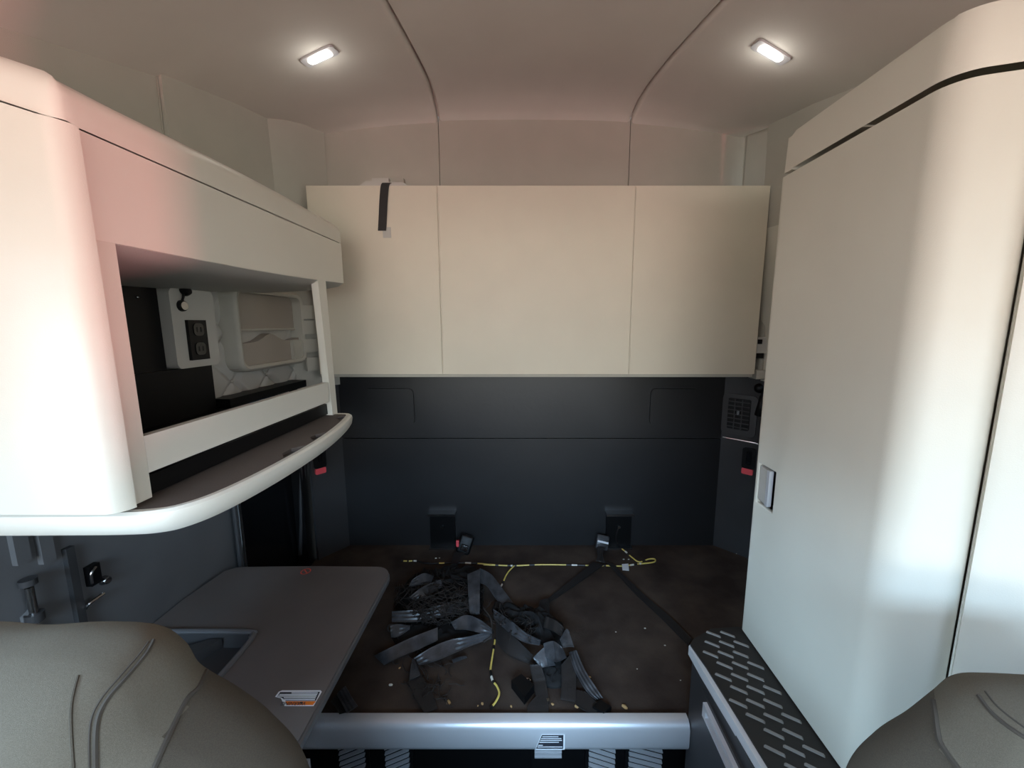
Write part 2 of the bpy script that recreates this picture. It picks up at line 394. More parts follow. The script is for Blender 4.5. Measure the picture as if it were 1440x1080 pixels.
decal_quad('hook_patch', [(-.592, 1.7365, 1.957), (-.558, 1.7365, 1.957), (-.558, 1.7365, 2.0), (-.592, 1.7365, 2.0)], 'niche_grey', ps, th=.001)
# hinge hardware at the right end
hg = ub
box('hinge_block', (1.015, 1.745, 1.475), (1.076, 1.80, 1.545), 'niche_grey', hg, bevel=.004)
box('hinge_pin', (1.016, 1.738, 1.515), (1.032, 1.75, 1.535), 'black_plastic', hg, bevel=.002)
box('hinge_latch', (1.012, 1.75, 1.452), (1.05, 1.79, 1.476), 'black_plastic', hg, bevel=.003)
tubeo('hinge_arm', [(1.02, 1.76, 1.46), (1.018, 1.765, 1.42)], .006, 'black_plastic', hg)
# stay clip on the right wall seam
box('wall_clip', (1.03, 1.735, 1.972), (1.078, 1.765, 1.992), 'niche_grey', wr, bevel=.003)

# ================================================================== LEFT CABINET
XL, YN0, YN1 = -.65, .603, 1.465
lc = thing('overhead_cabinet', (-.85, 1.0, 1.255), 'cream overhead cabinet with open niche above a curved shelf', 'cabinet')
# tall front panel + wrap (rounded vertical corner), top edge rising outwards
def fz(x): return 1.872+min(.10, max(0, (-.65-x))*.32)
plan = [(-1.09, YN0), (-.90, YN0), (-.80, YN0), (-.74, YN0), (-.70, YN0)]
for i in range(7):
    a = math.radians(-90+90*i/6); plan.append((XL-.014+.014*math.cos(a), YN0+.014+.014*math.sin(a)))
rows = [[(x, y, 1.300) for x, y in plan], [(x, y, 1.728 if 0 else fz(x) if y < YN0+.017 else fz(XL)) for x, y in plan]]
# front panel proper (left of the seam)
fp = [(x, y) for x, y in plan if x <= XL-.0005]
strip('front_panel', plan, 1.304, lambda p: fz(p[0])+.0062, 'cream', lc, thick=.015)
box('pillar', (XL-.03, YN0+.014, 1.302), (XL, .658, 1.745), 'cream', lc, bevel=.004)
# header panel above the niche
hb = lambda y: 1.727+(y-.64)/.825*.019-.006*math.sin(max(0, min(1, (y-.64)/.825))*math.pi)
pts = [(YN0+.021, 1.872)]+[(YN1-(YN1-YN0-.021)*0, 1.878)]
n = 14
yy = [YN0+.0165+(YN1-YN0-.0165)*i/n for i in range(n+1)]
poly = [(y, hb(y)) for y in yy]+[(YN1, 1.880), (YN0+.0165, 1.880)]
prism('header_door', poly, 0, XL-.02, XL+.001, 'cream_gloss', lc, bevel=.003)
# header underside / soffit, sloping back to the wall
sof = []
for y in yy:
    h = hb(y)
    sof.append([(XL-.004, y, h+.004), (XL-.02, y, h-.006), (XL-.06, y, h-.014), (XL-.15, y, h-.022), (XL-.27, y, h-.028), (-.985, y, h-.03)])
# rounded near corner of soffit
grid('soffit', sof, 'niche_grey', lc, thick=.006)
# top moulding with curved profile
prof = [(0.002, 1.882), (.002, 1.917), (-.006, 1.934), (-.02, 1.945), (-.045, 1.950), (-.10, 1.952), (-.40, 1.955)]
mp = []
path = [(-1.09, YN0, .0, 1), (-.86, YN0, 0, 1), (-.76, YN0, 0, 1), (-.70, YN0, 0, 1)]
rows = []
def top_row(x, y, nx, ny, dz):
    return [(x+nx*d if 1 else x, y+ny*d, z+dz) for d, z in prof]
prof[-1] = (-.10, 1.952); prof.insert(-1, (-.07, 1.9515))
for x in (-1.09, -.92, -.82, -.74, -.68): rows.append([(min(x, XL+d) if d < 0 else x, YN0-d, z+fz(x)-1.872) for d, z in prof])
for i in range(1, 6):
    a = math.radians(-90+90*i/6)
    rows.append([(XL-.014+(.014+d)*math.cos(a), YN0+.014+(.014+d)*math.sin(a), z+.003) if d > -.014 else (XL+d, YN0-d, z+.003) for d, z in prof])
for y in (.625, .66, .71, .8, .9, 1.0, 1.17, 1.3, 1.40, 1.44, 1.462):
    b = .008*math.sin(max(0, min(1, (y-.7)/.75))*math.pi)
    rows.append([(XL+d, max(y, YN0-d), z+b if z > 1.9 else z) for d, z in prof])
rows.append([(XL-.02+d*.9, YN1+.002, 1.882+(z-1.882)*.9) for d, z in prof])
# front rows need own depth limit so that they do not cross: clip the deep part of corner rows
clean = []
for r in rows:
    rr = []
    for (x, y, z) in r: rr.append((max(min(x, XL+.004), -1.09), min(max(y, YN0-.004), YN1+.003), z))
    clean.append(rr)
grid('top_moulding', clean, 'cream_gloss', lc)
box('cabinet_top', (-1.05, YN0+.05, 1.90), (XL-.06, YN1-.01, 1.945), 'cream', lc, bevel=0)
prism('end_panel', [(XL, 1.748), (XL, 1.882), (XL-.02, 1.93), (-.99, 1.94), (-.99, 1.72)], 1, YN1-.012, YN1, 'cream', lc, bevel=.003)
# far post, sill, niche inside
prism('corner_post', [(XL-.006, 1.296), (XL-.03, 1.300)] and [(1.285, 1.745), (1.335, 1.745), (1.352, 1.288), (1.318, 1.288)], 0, XL-.022, XL, 'cream_gloss', lc, bevel=.004)
box('sill', (XL-.016, .6585, 1.346), (XL, 1.30, 1.411), 'cream_gloss', lc, bevel=.003)
box('cabinet_side', (-1.0, YN0+.03, 1.300), (XL-.03, YN0+.045, 1.74), 'black_plastic', lc, bevel=0)
box('niche_floor', (-1.0, YN0+.04, 1.30), (XL-.016, 1.33, 1.335), 'black_plastic', lc, bevel=0)
box('niche_liner', (-.99, YN0+.04, 1.33), (-.975, 1.235, 1.475), 'black_plastic', lc, bevel=0)
box('niche_liner', (-1.0, YN0+.04, 1.47), (-.985, 1.09, 1.74), 'black_plastic', lc, bevel=0)
bm = bmesh.new(); bmesh.ops.create_uvsphere(bm, u_segments=10, v_segments=6, radius=.004, matrix=Matrix.Translation(pX(193, 418, -.984)))
fin(bm, 'screw', 'steel', lc, smooth=True)
bm = bmesh.new(); bmesh.ops.create_uvsphere(bm, u_segments=10, v_segments=6, radius=.0025, matrix=Matrix.Translation(pX(325, 364, XL-.006)))
fin(bm, 'screw', 'steel', lc, smooth=True)
# ---- shelf: curved lip with dark mat
lip = [(-1.06, YN0-.004), (-.90, YN0-.004), (-.75, YN0-.003), (-.66, YN0-.001), (-.61, .609), (-.574, .632), (-.548, .69), (-.535, .80), (-.533, .95), (-.541, 1.08), (-.558, 1.20), (-.578, 1.295), (-.592, 1.335), (-.615, 1.35), (-.66, 1.352), (-.80, 1.352), (-1.0, 1.352)]
lp = cr(lip, 4)
def offs(pl, d):
    out = []
    for i, p in enumerate(pl):
        t = (pl[min(i+1, len(pl)-1)]-pl[max(i-1, 0)]).normalized(); out.append(p+Vector((-t.y, t.x))*d)
    return out
prf = [(.020, 1.296), (.008, 1.297), (.002, 1.293), (0, 1.285), (.003, 1.268), (.010, 1.257), (.022, 1.253), (.05, 1.253)]
rows = [[(p.x, p.y, z) for p in offs(lp, d)] for d, z in prf]
sh = grid('shelf_lip', rows, 'cream_gloss', lc)
# close the inside of the lip + shelf slab
def slab(name, pl, z0, z1, m, parent, bevel=0):
    return prism(name, [(p.x, p.y) for p in pl], 2, z0, z1, m, parent, bevel=bevel)
slab('shelf_base', offs(lp, .016), 1.254, 1.286, 'cream_gloss', lc)
# mat with wavy front cut-outs
ml = offs(lp, .012); mw = []
for i, p in enumerate(ml):
    y = p.y; d = 0
    if p.x > -.64 and y > .66:
        for c, wd in ((.93, .075), (1.06, .06), (1.28, .05)):
            d = max(d, .034*math.exp(-((y-c)/wd*1.6)**4))
    mw.append(p+Vector((-d, 0)))
slab('shelf_gap_shade', offs(lp, .013), 1.284, 1.2868, 'dark_panel', lc)  # dark slab standing in for the shade under the mat's cut-outs
slab('shelf_mat', mw, 1.2868, 1.296, 'shelf_mat', lc)
# ---- wall behind the niche: quilted panel, outlet box, window
qw = thing('quilted_panel', (-1.0, 1.5, 1.33), 'grey diamond quilted wall panel with buttons inside the niche', 'panel')
XQ = -1.0
def qh(y, z):
    # diamond tufting
    u = ((y-1.262)/.093+(z-1.655)/.083)/1; v = ((y-1.262)/.093-(z-1.655)/.083)/1
    fu = abs(u/2-round(u/2)); fv = abs(v/2-round(v/2))
    return .013*min(1, (min(fu, fv)*2)/.28)**.55
rows = []
ny, nzz = 120, 80
for j in range(nzz+1):
    z = 1.345+(1.75-1.345)*j/nzz; r = []
    for i in range(ny+1):
        y = 1.248+(1.78-1.248)*i/ny; r.append((XQ-.012+qh(y, z), y, z))
    rows.append(r)
grid('quilt', rows, 'niche_grey', qw)
for sgn in (1, -1):
    for kk in range(-8, 10):
        seg = []
        for q_ in range(41):
            y = 1.25+(1.775-1.25)*q_/40; z = 1.655+sgn*.083*((y-1.262)/.093-2*kk)
            if 1.365 < z < 1.74: seg.append((XQ-.0105, y, z))
        if len(seg) > 2: tubeo('stitch_line', seg, .0022, 'niche_grey', qw, n=5)
k = 0
for i in range(-1, 7):
    for j in range(-5, 3):
        if (i+j) % 2 == 0:
            y, z = 1.262+.093*i, 1.655+.083*j
            if 1.255 < y < 1.77 and 1.36 < z < 1.74:
                bm = bmesh.new(); bmesh.ops.create_uvsphere(bm, u_segments=8, v_segments=5, radius=.007, matrix=Matrix.Translation((XQ-.008, y, z)))
                fin(bm, 'button', 'wall_grey', qw, smooth=True)
box('ledge', (-1.03, 1.248, 1.336), (-.94, 1.695, 1.364), 'black_plastic', qw, bevel=.006)
ob = thing('outlet_panel', (-.98, 1.16, 1.47), 'grey power panel with black duplex socket and round charger port', 'power panel')
XO = -.955
prism('panel_body', rrect(1.092, 1.477, 1.245, 1.698, .016), 0, -1.0, XO, 'niche_grey', ob, bevel=.012, seg=3)
o1 = prism('socket_plate', [(1.132, 1.498), (1.196, 1.498), (1.196, 1.612), (1.132, 1.612)], 0, XO-.002, XO+.009, 'black_plastic', ob, bevel=.003)
for zc in (1.585, 1.530):
    sk = prism('socket', rrect(1.146, zc-.018, 1.182, zc+.018, .012), 0, XO+.006, XO+.0115, 'gloss_black', o1, bevel=.001)
    for dy in (-.007, .007): box('slot', (XO+.011, 1.164+dy-.0015, zc-.007), (XO+.0122, 1.164+dy+.0015, zc+.007), 'black_plastic', o1, bevel=0)
c0 = pX(255, 430, XO)
bm = bmesh.new(); bmesh.ops.create_cone(bm, segments=24, radius1=.016, radius2=.015, depth=.008, cap_ends=True, matrix=Matrix.Translation((XO+.003, c0.y, c0.z)) @ Matrix.Rotation(math.pi/2, 4, 'Y'))
pr = fin(bm, 'charger_ring', 'black_plastic', ob, bevel=.001)
bm = bmesh.new(); bmesh.ops.create_cone(bm, segments=24, radius1=.0115, radius2=.0115, depth=.004, cap_ends=True, matrix=Matrix.Translation((XO+.008, c0.y, c0.z)) @ Matrix.Rotation(math.pi/2, 4, 'Y'))
fin(bm, 'charger_cover', 'steel', ob, smooth='auto')
tubeo('cap_tether', cr([(XO+.004, c0.y, c0.z+.014), (XO+.01, c0.y-.001, c0.z+.026), (XO+.006, c0.y+.004, c0.z+.036)], 5), .003, 'black_plastic', ob)
bm = bmesh.new(); bmesh.ops.create_cone(bm, segments=20, radius1=.015, radius2=.013, depth=.014, cap_ends=True, matrix=Matrix.Translation((XO+.008, c0.y+.012, c0.z+.042)) @ Matrix.Rotation(1.2, 4, 'Y'))
fin(bm, 'charger_cap', 'black_plastic', ob, bevel=.002)
# window bezel with pulled blind
w1 = bpy.data.objects.new('window_1', None); COL.objects.link(w1); st(w1)
def ring(name, y0, z0, y1, z1, r, wdt, x0, x1, m, parent):
    O = rrect(y0, z0, y1, z1, r, 7); I = rrect(y0+wdt, z0+wdt, y1-wdt, z1-wdt, max(.004, r-wdt), 7); n = len(O)
    seq = [(O, x0), (O, x1-.012), ([(a[0]+(b[0]-a[0])*.25, a[1]+(b[1]-a[1])*.25) for a, b in zip(O, I)], x1-.003), ([(a[0]+(b[0]-a[0])*.5, a[1]+(b[1]-a[1])*.5) for a, b in zip(O, I)], x1), (I, x1-.004), (I, x0)]
    bm = bmesh.new(); V = [[bm.verts.new((x, p[0], p[1])) for p in L] for L, x in seq]
    for a, b in zip(V, V[1:]+V[:1]):
        for i in range(n): bm.faces.new((a[i], a[(i+1) % n], b[(i+1) % n], b[i]))
    return fin(bm, name, m, parent, smooth='auto')
WY0, WY1, WZ0, WZ1 = 1.325, 1.735, 1.437, 1.728
ring('window_bezel', WY0, WZ0, WY1, WZ1, .045, .02, -1.01, -.945, 'wall_grey', w1)
box('window_blind', (-1.0, WY0+.015, 1.58), (-.985, WY1-.015, WZ1-.01), 'mirror_grey', w1, bevel=.003)
tubeo('blind_bar', [(-.983, WY0+.018, 1.580), (-.983, WY1-.018, 1.580)], .005, 'wall_grey', w1)
hump = [(WY0+.015, WZ0+.01), (WY1-.015, WZ0+.01), (WY1-.015, 1.545)]
for i in range(15):
    t = i/14; y = WY1-.075-(WY1-WY0-.09)*t
    hump.append((y, 1.535+.03*math.exp(-((t-.42)/.17)**2)))
prism('window_pocket', hump, 0, -1.0, -.968, 'mirror_grey', w1, bevel=.003)
box('pocket_back', (-1.012, WY0+.015, WZ0+.01), (-1.0, WY1-.015, 1.59), 'niche_grey', w1, bevel=0)
box('pocket_block', (-1.0, WY1-.085, WZ0+.015), (-.955, WY1-.018, 1.535), 'wall_grey', w1, bevel=.004)
box('bezel_clip', (-.999, WY0+.025, 1.487), (-.965, WY0+.030, 1.503), 'black_plastic', w1, bevel=0)
# stepped ribs on the corner trim
for z in (1.685, 1.62, 1.54, 1.46):
    strip('corner_rib', [(-.955, 1.73), (-.93, 1.79), (-.90, 1.85), (-.885, 1.885)], z-.062, z-.004, 'wall_grey', wb, thick=.01)

# ================================================================== RIGHT WARDROBE
XR, YA, YC = .62, .618, 1.022
rc = thing('wardrobe', (.85, .8, .733), 'tall cream wardrobe with metal paddle handle above the step', 'wardrobe')
cpl = [(XR, YC), (XR, .9), (XR, .75), (XR, YA+.05)]
for i in range(1, 9):
    a = math.radians(80*i/9); cpl.append((XR+.05-.05*math.cos(a), YA+.05-.05*math.sin(a)))
cpl += [(.69, .609), (.7245, .6015)]
# door outer skin with hole for the handle recess: build as strips in z
HY0, HY1, HZ0, HZ1 = .940, 1.0225, 1.130, 1.238
def skin(zs, lo, name):
    return [[(x, y, z) for x, y in lo] for z in zs]
door = thing if 0 else None
bm = bmesh.new()
dpl = [(XR, YC), (XR, 1.011), (XR, HY0)]+[p for p in cpl if p[1] < HY0-.001]
zs = [.737, HZ0, HZ1, 1.5, 1.950]
V = [[bm.verts.new((x, y, z)) for x, y in dpl] for z in zs]
for j in range(len(zs)-1):
    for i in range(len(dpl)-1):
        if j == 1 and i == 1: continue
        bm.faces.new((V[j][i], V[j][i+1], V[j+1][i+1], V[j+1][i]))
bmesh.ops.recalc_face_normals(bm, faces=bm.faces)
bmesh.ops.solidify(bm, geom=bm.faces[:], thickness=-.016)
dr = fin(bm, 'door', 'cream', rc, bevel=.003)
hr = [(HY0, HZ0), (HY1, HZ0+.012), (HY1, HZ1), (HY0+.01, HZ1), (HY0, HZ1-.012)]
box('handle_recess', (XR+.020, HY0-.004, HZ0-.004), (XR+.03, 1.013, HZ1+.004), 'black_plastic', dr, bevel=0)
prism('handle_plate', [(XR+.002, .962), (XR-.003, .966), (XR+.002, 1.006), (XR+.012, 1.010), (XR+.016, 1.010), (XR+.012, .966)], 2, HZ0+.012, HZ1-.006, 'niche_grey', dr, bevel=.002)
box('handle_edge', (XR-.005, .956, HZ0+.010), (XR+.006, .966, HZ1-.004), 'aluminium', dr, bevel=.003)
box('latch_pin', (XR+.012, .943, HZ0+.02), (XR+.018, .948, HZ0+.05), 'steel', dr, bevel=.001)
box('wardrobe_body', (XR+.02, .64, .735), (1.06, YC-.002, 1.90), 'cream', rc, bevel=.002)
# front fixed panel beyond the seam
st2 = [(.728, .601), (.735, .595), (.9, .562), (1.06, .535)]
strip('front_panel', st2, .735, 2.06, 'cream', rc, thick=.015)
tubeo('front_trim', [(.7285, .5985, .74), (.7285, .5985, 2.0)], .0035, 'cream_gloss', rc)
# header over door
hp = [(XR-.0, YC-.004), (XR, .9), (XR, .75), (XR, YA+.05)]+cpl[4:]+[(.9, .567), (1.06, .535)]
rows = [[(x+.002, y+(.002 if y < 1 else 0), 1.960-(.0)) for x, y in hp], [(x+.001, y+(-.012 if y > 1 else 0), 2.030) for x, y in hp], [(x+.006 if y > .65 else x+.002, y+(-.024 if y > 1 else .003), 2.043) for x, y in hp], [(x+.03, y+(-.03 if y > 1 else .02), 2.050) for x, y in hp], [(1.06, max(y, .62) if y < 1 else y-.03, 2.052) for x, y in hp]]
grid('header', rows, 'cream', rc)
prism('header_end', [(XR+.002, 1.957), (1.06, 1.957), (1.06, 2.05), (XR+.03, 2.048), (XR+.004, 2.035)], 1, YC-.03, YC-.004, 'cream', rc, bevel=.003)

# ================================================================== STEP UNIT
sp = thing('step_cabinet', (.7, .8, 0), 'dark step cabinet with pale edging and drawer beside lower bunk', 'cabinet')
ZS = .733
box('cabinet_body', (.464, .45, 0), (1.06, .978, ZS-.026), 'dark_panel', sp, bevel=.004)
edge = [(.449, .972), (.452, .90), (.462, .78), (.470, .666), (.476, .56), (.48, .46), (1.06, .46), (1.06, 1.035), (.632, 1.036), (.535, 1.028), (.47, .99)]
prism('top_edging', edge, 2, ZS-.03, ZS-.004, 'trim_light', sp, bevel=.004)
dw = box('drawer', (.458, .60, .34), (.468, .90, .67), 'dark_panel', sp, bevel=.003)
bm = bmesh.new()
for ya, yb, za, zb in ((.62, .872, .650, .66), (.62, .872, .622, .630), (.62, .635, .630, .650), (.857, .872, .630, .650)): bx(bm, (.448, ya, za), (.460, yb, zb))
fin(bm, 'drawer_pull', 'trim_light', dw)
tm = thing('step_mat', (.7, .8, ZS-.004), 'black rubber step mat with raised diamond bars on step cabinet', 'mat')
def ins(pl, c=(.75, .75), s=.012):
    return [(x+(s if x < .6 and y < .96 else .004 if x < .46 else 0), y+(.001 if y > .96 else 0)) for x, y in pl]
prism('mat_base', ins(edge), 2, ZS-.004, ZS+.001, 'rubber', tm, bevel=.002)
bm0 = None
for j in range(16):
    for i in range(7):
        x = .492+.040*i+(.020 if j % 2 else 0)+.0; y = 1.006-.0345*j+.006*i*0
        lo = .468+(.98-y)*.07
        if x < lo+.008 or x > (.603 if y > .6 else .8) or y > (1.0 if x < .53 else 1.02) or y < .5: continue
        d = Vector((.016, -.0105, 0)); nn = Vector((.0016, .0023, 0))
        bm = bmesh.new(); c = Vector((x, y, ZS+.001)); e = [c-d-nn, c+d-nn, c+d+nn, c-d+nn]
        A = [bm.verts.new(p) for p in e]; T = [bm.verts.new(c+(p-c)*.85+Vector((0, 0, .0035))) for p in e]
        bm.faces.new(T); bm.faces.new(A[::-1])
        for q in range(4): bm.faces.new((A[q], A[(q+1) % 4], T[(q+1) % 4], T[q]))
        fin(bm, 'raised_bar', 'rubber_ridge', tm)

# ================================================================== LEFT TABLE
ZT = .76
tb = thing('side_table', (-.75, 1.0, 0), 'dark grey table with recessed tray and warning sticker beside bunk', 'table')
rt = [pZ(537, 828, ZT), pZ(500, 893, ZT), pZ(455, 972, ZT), pZ(412, 1056, ZT)]
xr = sum(p.x for p in rt)/4
yf = pZ(430, 797, ZT).y
tout = [(xr, .62), (xr+.0, .9), (xr, yf-.06)]
for i in range(1, 7):
    a = math.radians(90*i/6); tout.append((xr-.055+.055*math.cos(a), yf-.055+.055*math.sin(a)))
tout += [(-.75, yf+.004), (-.95, yf)]
for i in range(1, 6):
    a = math.radians(90+60*i/6); tout.append((-.98+.07*math.cos(a), yf-.07+.07*math.sin(a)))
tout += [(-1.055, yf-.17), (-1.055, .62)]
# tray cut-out: table top built as a ring around the tray opening
ty0, ty1 = .62, .985; tx0, tx1 = -1.03, -.735
bm = bmesh.new()
hole = [(tx1-.02, .60), (tx1, .80), (tx1-.0, ty1-.03), (tx1-.03, ty1), (tx0, ty1)]
out_poly = [(xr, .60)]+tout[1:-1]+[(-1.055, ty1+.0), (tx0, ty1), (tx1-.03, ty1), (tx1, ty1-.03), (tx1-.015, .60)]
A = [bm.verts.new((x, y, ZT)) for x, y in out_poly]; B = [bm.verts.new((x, y, ZT-.022)) for x, y in out_poly]
bm.faces.new(A); bm.faces.new(B[::-1])
for i in range(len(A)): bm.faces.new((A[i], A[(i+1) % len(A)], B[(i+1) % len(A)], B[i]))
fin(bm, 'table_top', 'table_plastic', tb, bevel=.005)
# lighter edge band along the aisle side
band = [Vector((x, y)) for x, y in tout[:9]]
rows = [[(p.x-.0005, p.y, ZT-.006) for p in band], [(p.x+.004, p.y, ZT-.010) for p in band], [(p.x+.004, p.y, ZT-.024) for p in band], [(p.x-.002, p.y, ZT-.030) for p in band]]
grid('edge_band', rows, 'table_edge', tb)
tray = prism('tray', [(tx0, .60), (tx1-.015, .60), (tx1, ty1-.03), (tx1-.03, ty1), (tx0, ty1)], 2, ZT-.06, ZT-.04, 'pocket_plastic', tb, bevel=.006)
rim = [(tx1-.015, .60, ZT+.001), (tx1, .80, ZT+.002), (tx1, ty1-.035, ZT+.002), (tx1-.010, ty1-.010, ZT+.002), (tx1-.035, ty1, ZT+.002), (tx0, ty1, ZT+.002)]
tubeo('tray_rim', cr(rim, 4), .007, 'table_edge', tb)
rows = [[(p.x, p.y, ZT-.002) for p in cr(rim, 4)], [(p.x-.012, p.y-.012, ZT-.05) for p in cr(rim, 4)]]
grid('tray_wall', rows, 'pocket_plastic', tb)
prism('tray_divider', [(-1.0, .90), (-.86, .975), (-.83, .975), (-.90, .86), (-.93, .80)], 2, ZT-.045, ZT-.012, 'pocket_plastic', tb, bevel=.01)
box('table_support', (xr-.30, .66, 0), (xr-.27, .94, ZT-.061), 'dark_panel', tb, bevel=.004)
box('support_plate', (-.64, .915, .0), (-.60, .945, .40), 'trim_light', tb, bevel=.004)
# stickers on the table
def tz(px, py, d=0): p = pZ(px, py, ZT+.0008+d); return p
sk = decal_quad('warning_sticker', [tz(*p) for p in ((400, 993), (441, 993), (452.5, 973), (451, 971), (397, 971), (392, 973), (387, 980), (395, 982))][::-1][::-1], 'label_white', tb)
decal_quad('sticker_field', [tz(*p, .0009) for p in ((402, 985.5), (444, 985.5), (450, 973), (394, 973.5), (390, 979.5), (396, 981))], 'label_dark', sk)
decal_quad('sticker_band', [tz(*p, .0009) for p in ((404, 991.5), (440, 991.5), (444, 986.4), (401, 986.4))], 'orange', sk)
for y0, a, b in ((974.6, 410, 447), (976.9, 393, 446), (979.0, 391, 445), (981.4, 399, 444), (983.9, 400, 443)):
    decal_quad('print_line', [tz(a, y0+.55, .0018), tz(b, y0+.55, .0018), tz(b, y0-.55, .0018), tz(a, y0-.55, .0018)], 'label_white', sk)
def text(name, s, size, loc, rot, m, parent):
    cu = bpy.data.curves.new(name, 'FONT'); cu.body = s; cu.size = size; cu.align_x = 'CENTER'; cu.align_y = 'CENTER'; cu.extrude = .0002
    t = bpy.data.objects.new(name, cu); dg = bpy.context.evaluated_depsgraph_get()
    COL.objects.link(t); dg = bpy.context.evaluated_depsgraph_get(); me = bpy.data.meshes.new_from_object(t.evaluated_get(dg))
    COL.objects.unlink(t); bpy.data.objects.remove(t)
    me.transform(Matrix.Translation(Vector(loc)-OFF[parent.name]) @ rot)
    me.materials.clear(); me.materials.append(MATS[m])
    o = bpy.data.objects.new(name, me); link(o, parent); OFF[o.name] = OFF[parent.name]; return o
text('sticker_text', 'WARNING', .0115, tz(412.5, 989.1, .002), Matrix.Rotation(math.pi, 4, 'Z'), 'label_dark', sk)
decal_quad('warning_triangle', [tz(*p, .002) for p in ((423.5, 991), (425.5, 987.4), (421.5, 987.4))], 'label_dark', sk)
cc = tz(430, 803.5, .001)
bm = bmesh.new()
def ann(bm, c, r0, r1, z, n=28):
    a = [bm.verts.new(c+Vector((r0*math.cos(2*math.pi*i/n), r0*math.sin(2*math.pi*i/n), z))) for i in range(n)]
    b = [bm.verts.new(c+Vector((r1*math.cos(2*math.pi*i/n), r1*math.sin(2*math.pi*i/n), z))) for i in range(n)]
    for i in range(n): bm.faces.new((a[i], b[i], b[(i+1) % n], a[(i+1) % n]))
ann(bm, cc, .013, .0165, 0)
d = Vector((.0105, -.0105, 0)); s_ = Vector((.0013, .0013, 0))
bm.faces.new([bm.verts.new(cc+p) for p in (d-s_, d+s_, -d+s_, -d-s_)])
fin(bm, 'prohibition_mark', 'red_print', tb)

# ================================================================== SMALL FITTINGS ON WALLS
# dome lamps in the roof lining
for (a, b, lab_) in (((420, 88), (478, 67), 'rectangular roof lamp above the overhead cabinet side'), ((1058, 62), (1112, 82), 'rectangular roof lamp above the wardrobe side')):
    mx, my = (a[0]+b[0])/2, (a[1]+b[1])/2
    z = 2.5
    for _ in range(12):
        p = pZ(mx, my, z); z = cz(p.x, p.y)
    sl = (cz(p.x+.01, p.y)-cz(p.x-.01, p.y))/.02; sy = (cz(p.x, p.y+.01)-cz(p.x, p.y-.01))/.02
    zax = Vector((sl, sy, -1)).normalized()     # points down into the cab
    xax = Vector((1, 0, sl)).normalized(); yax = zax.cross(xax)
    xax, yax = (xax*math.cos(.2)+yax*math.sin(.2)*(1 if p.x < 0 else -1)), None; yax = zax.cross(xax)
    R = Matrix((xax, yax, zax)).transposed().to_4x4(); T = Matrix.Translation(p) @ R
    L = thing('roof_lamp', p, lab_, 'lamp', 'roof lamps')
    def lp_(name, w, h, z0, z1, m, par, r=.01, bev=.003):
        o = prism(name, rrect(-w/2, -h/2, w/2, h/2, r), 2, z0, z1, m, None, bevel=bev)
        o.data.transform(Matrix.Translation(-p) @ T); o.parent = par; OFF[o.name] = p; return o
    lp_('bezel', .128, .05, -.006, .007, 'aluminium', L, .012)
    lp_('lens', .088, .028, .004, .0095, 'lamp_glow', L, .010, .002)
    pl = bpy.data.lights.new('roof_lamp_light', 'POINT'); pl.energy = .18; pl.color = (1, .95, .9); pl.shadow_soft_size = .03
    po = bpy.data.objects.new('roof_lamp_light', pl); po.parent = L; po.location = zax*.05; COL.objects.link(po)
# corner switches with red tags
def chamfer(px, py, a, b):
    """pixel onto the vertical plane through plan points a, b."""
    r = ray(px, py); n = Vector((b[1]-a[1], -(b[0]-a[0]), 0)); A = Vector((a[0], a[1], 0)); t = (A-CAM).dot(n)/r.dot(n); return CAM+r*t
def mount(name, px, py, a, b, label, cat, group=None):
    p = chamfer(px, py, a, b); u = Vector((b[0]-a[0], b[1]-a[1], 0)).normalized(); n = Vector((u.y, -u.x, 0))
    if n.y > 0: n = -n
    p = p+n*.0125
    T = thing(name, p, label, cat, group)
    def part(nm, w0, z0, w1, z1, d0, d1, m, r=.004, bev=.002, par=None):
        o = prism(nm, rrect(w0, z0, w1, z1, r, 3), 1, -d1, -d0, m, None, bevel=bev)
        M = Matrix((u if u.x > 0 else -u, -n, Vector((0, 0, 1)))).transposed().to_4x4(); o.data.transform(M); o.parent = par or T; OFF[o.name] = p; return o
    return T, part
LA, LB = (-.915, 1.875), (-.985, 1.785); RA, RB = (.985, 1.88), (1.075, 1.79)
T, part = mount('safety_latch', 447, 648, LA, LB, 'black latch with red tag on left rear corner pad', 'latch', 'corner latches with red tags')
part('latch_plate', -.028, -.03, .028, .075, -.004, .012, 'black_plastic', .01)
part('latch_slot', -.009, .0, .009, .06, .010, .015, 'gloss_black', .006)
part('red_tag', -.024, -.058, .024, -.03, -.004, .012, 'red_tag', .006)
T, part = mount('safety_latch', 1054, 646, RA, RB, 'black latch with red tag on right rear corner pad', 'latch', 'corner latches with red tags')
part('latch_plate', -.026, -.04, .03, .06, -.004, .012, 'black_plastic', .01)
part('latch_slot', -.008, -.02, .014, .045, .010, .016, 'gloss_black', .008)
part('red_tag', -.024, -.068, .024, -.04, -.004, .012, 'red_tag', .006)
T, part = mount('air_vent', 1041, 582, RA, RB, 'black louvred air vent on right rear corner pad', 'vent')
part('vent_housing', -.075, -.10, .075, .095, -.006, .008, 'dark_panel', .02, .006)
part('vent_throat', -.048, -.072, .048, .075, .004, .012, 'black_plastic', .006)
for i in range(7): part('vane', -.046, -.062+i*.02, .046, -.058+i*.02, .010, .018, 'dark_panel', .001, .0008)
for x in (-.02, .012): part('divider', x, -.07, x+.004, .073, .010, .017, 'dark_panel', .001, .0008)
part('vent_knob', -.006, .0, .006, .02, .016, .024, 'steel', .002)
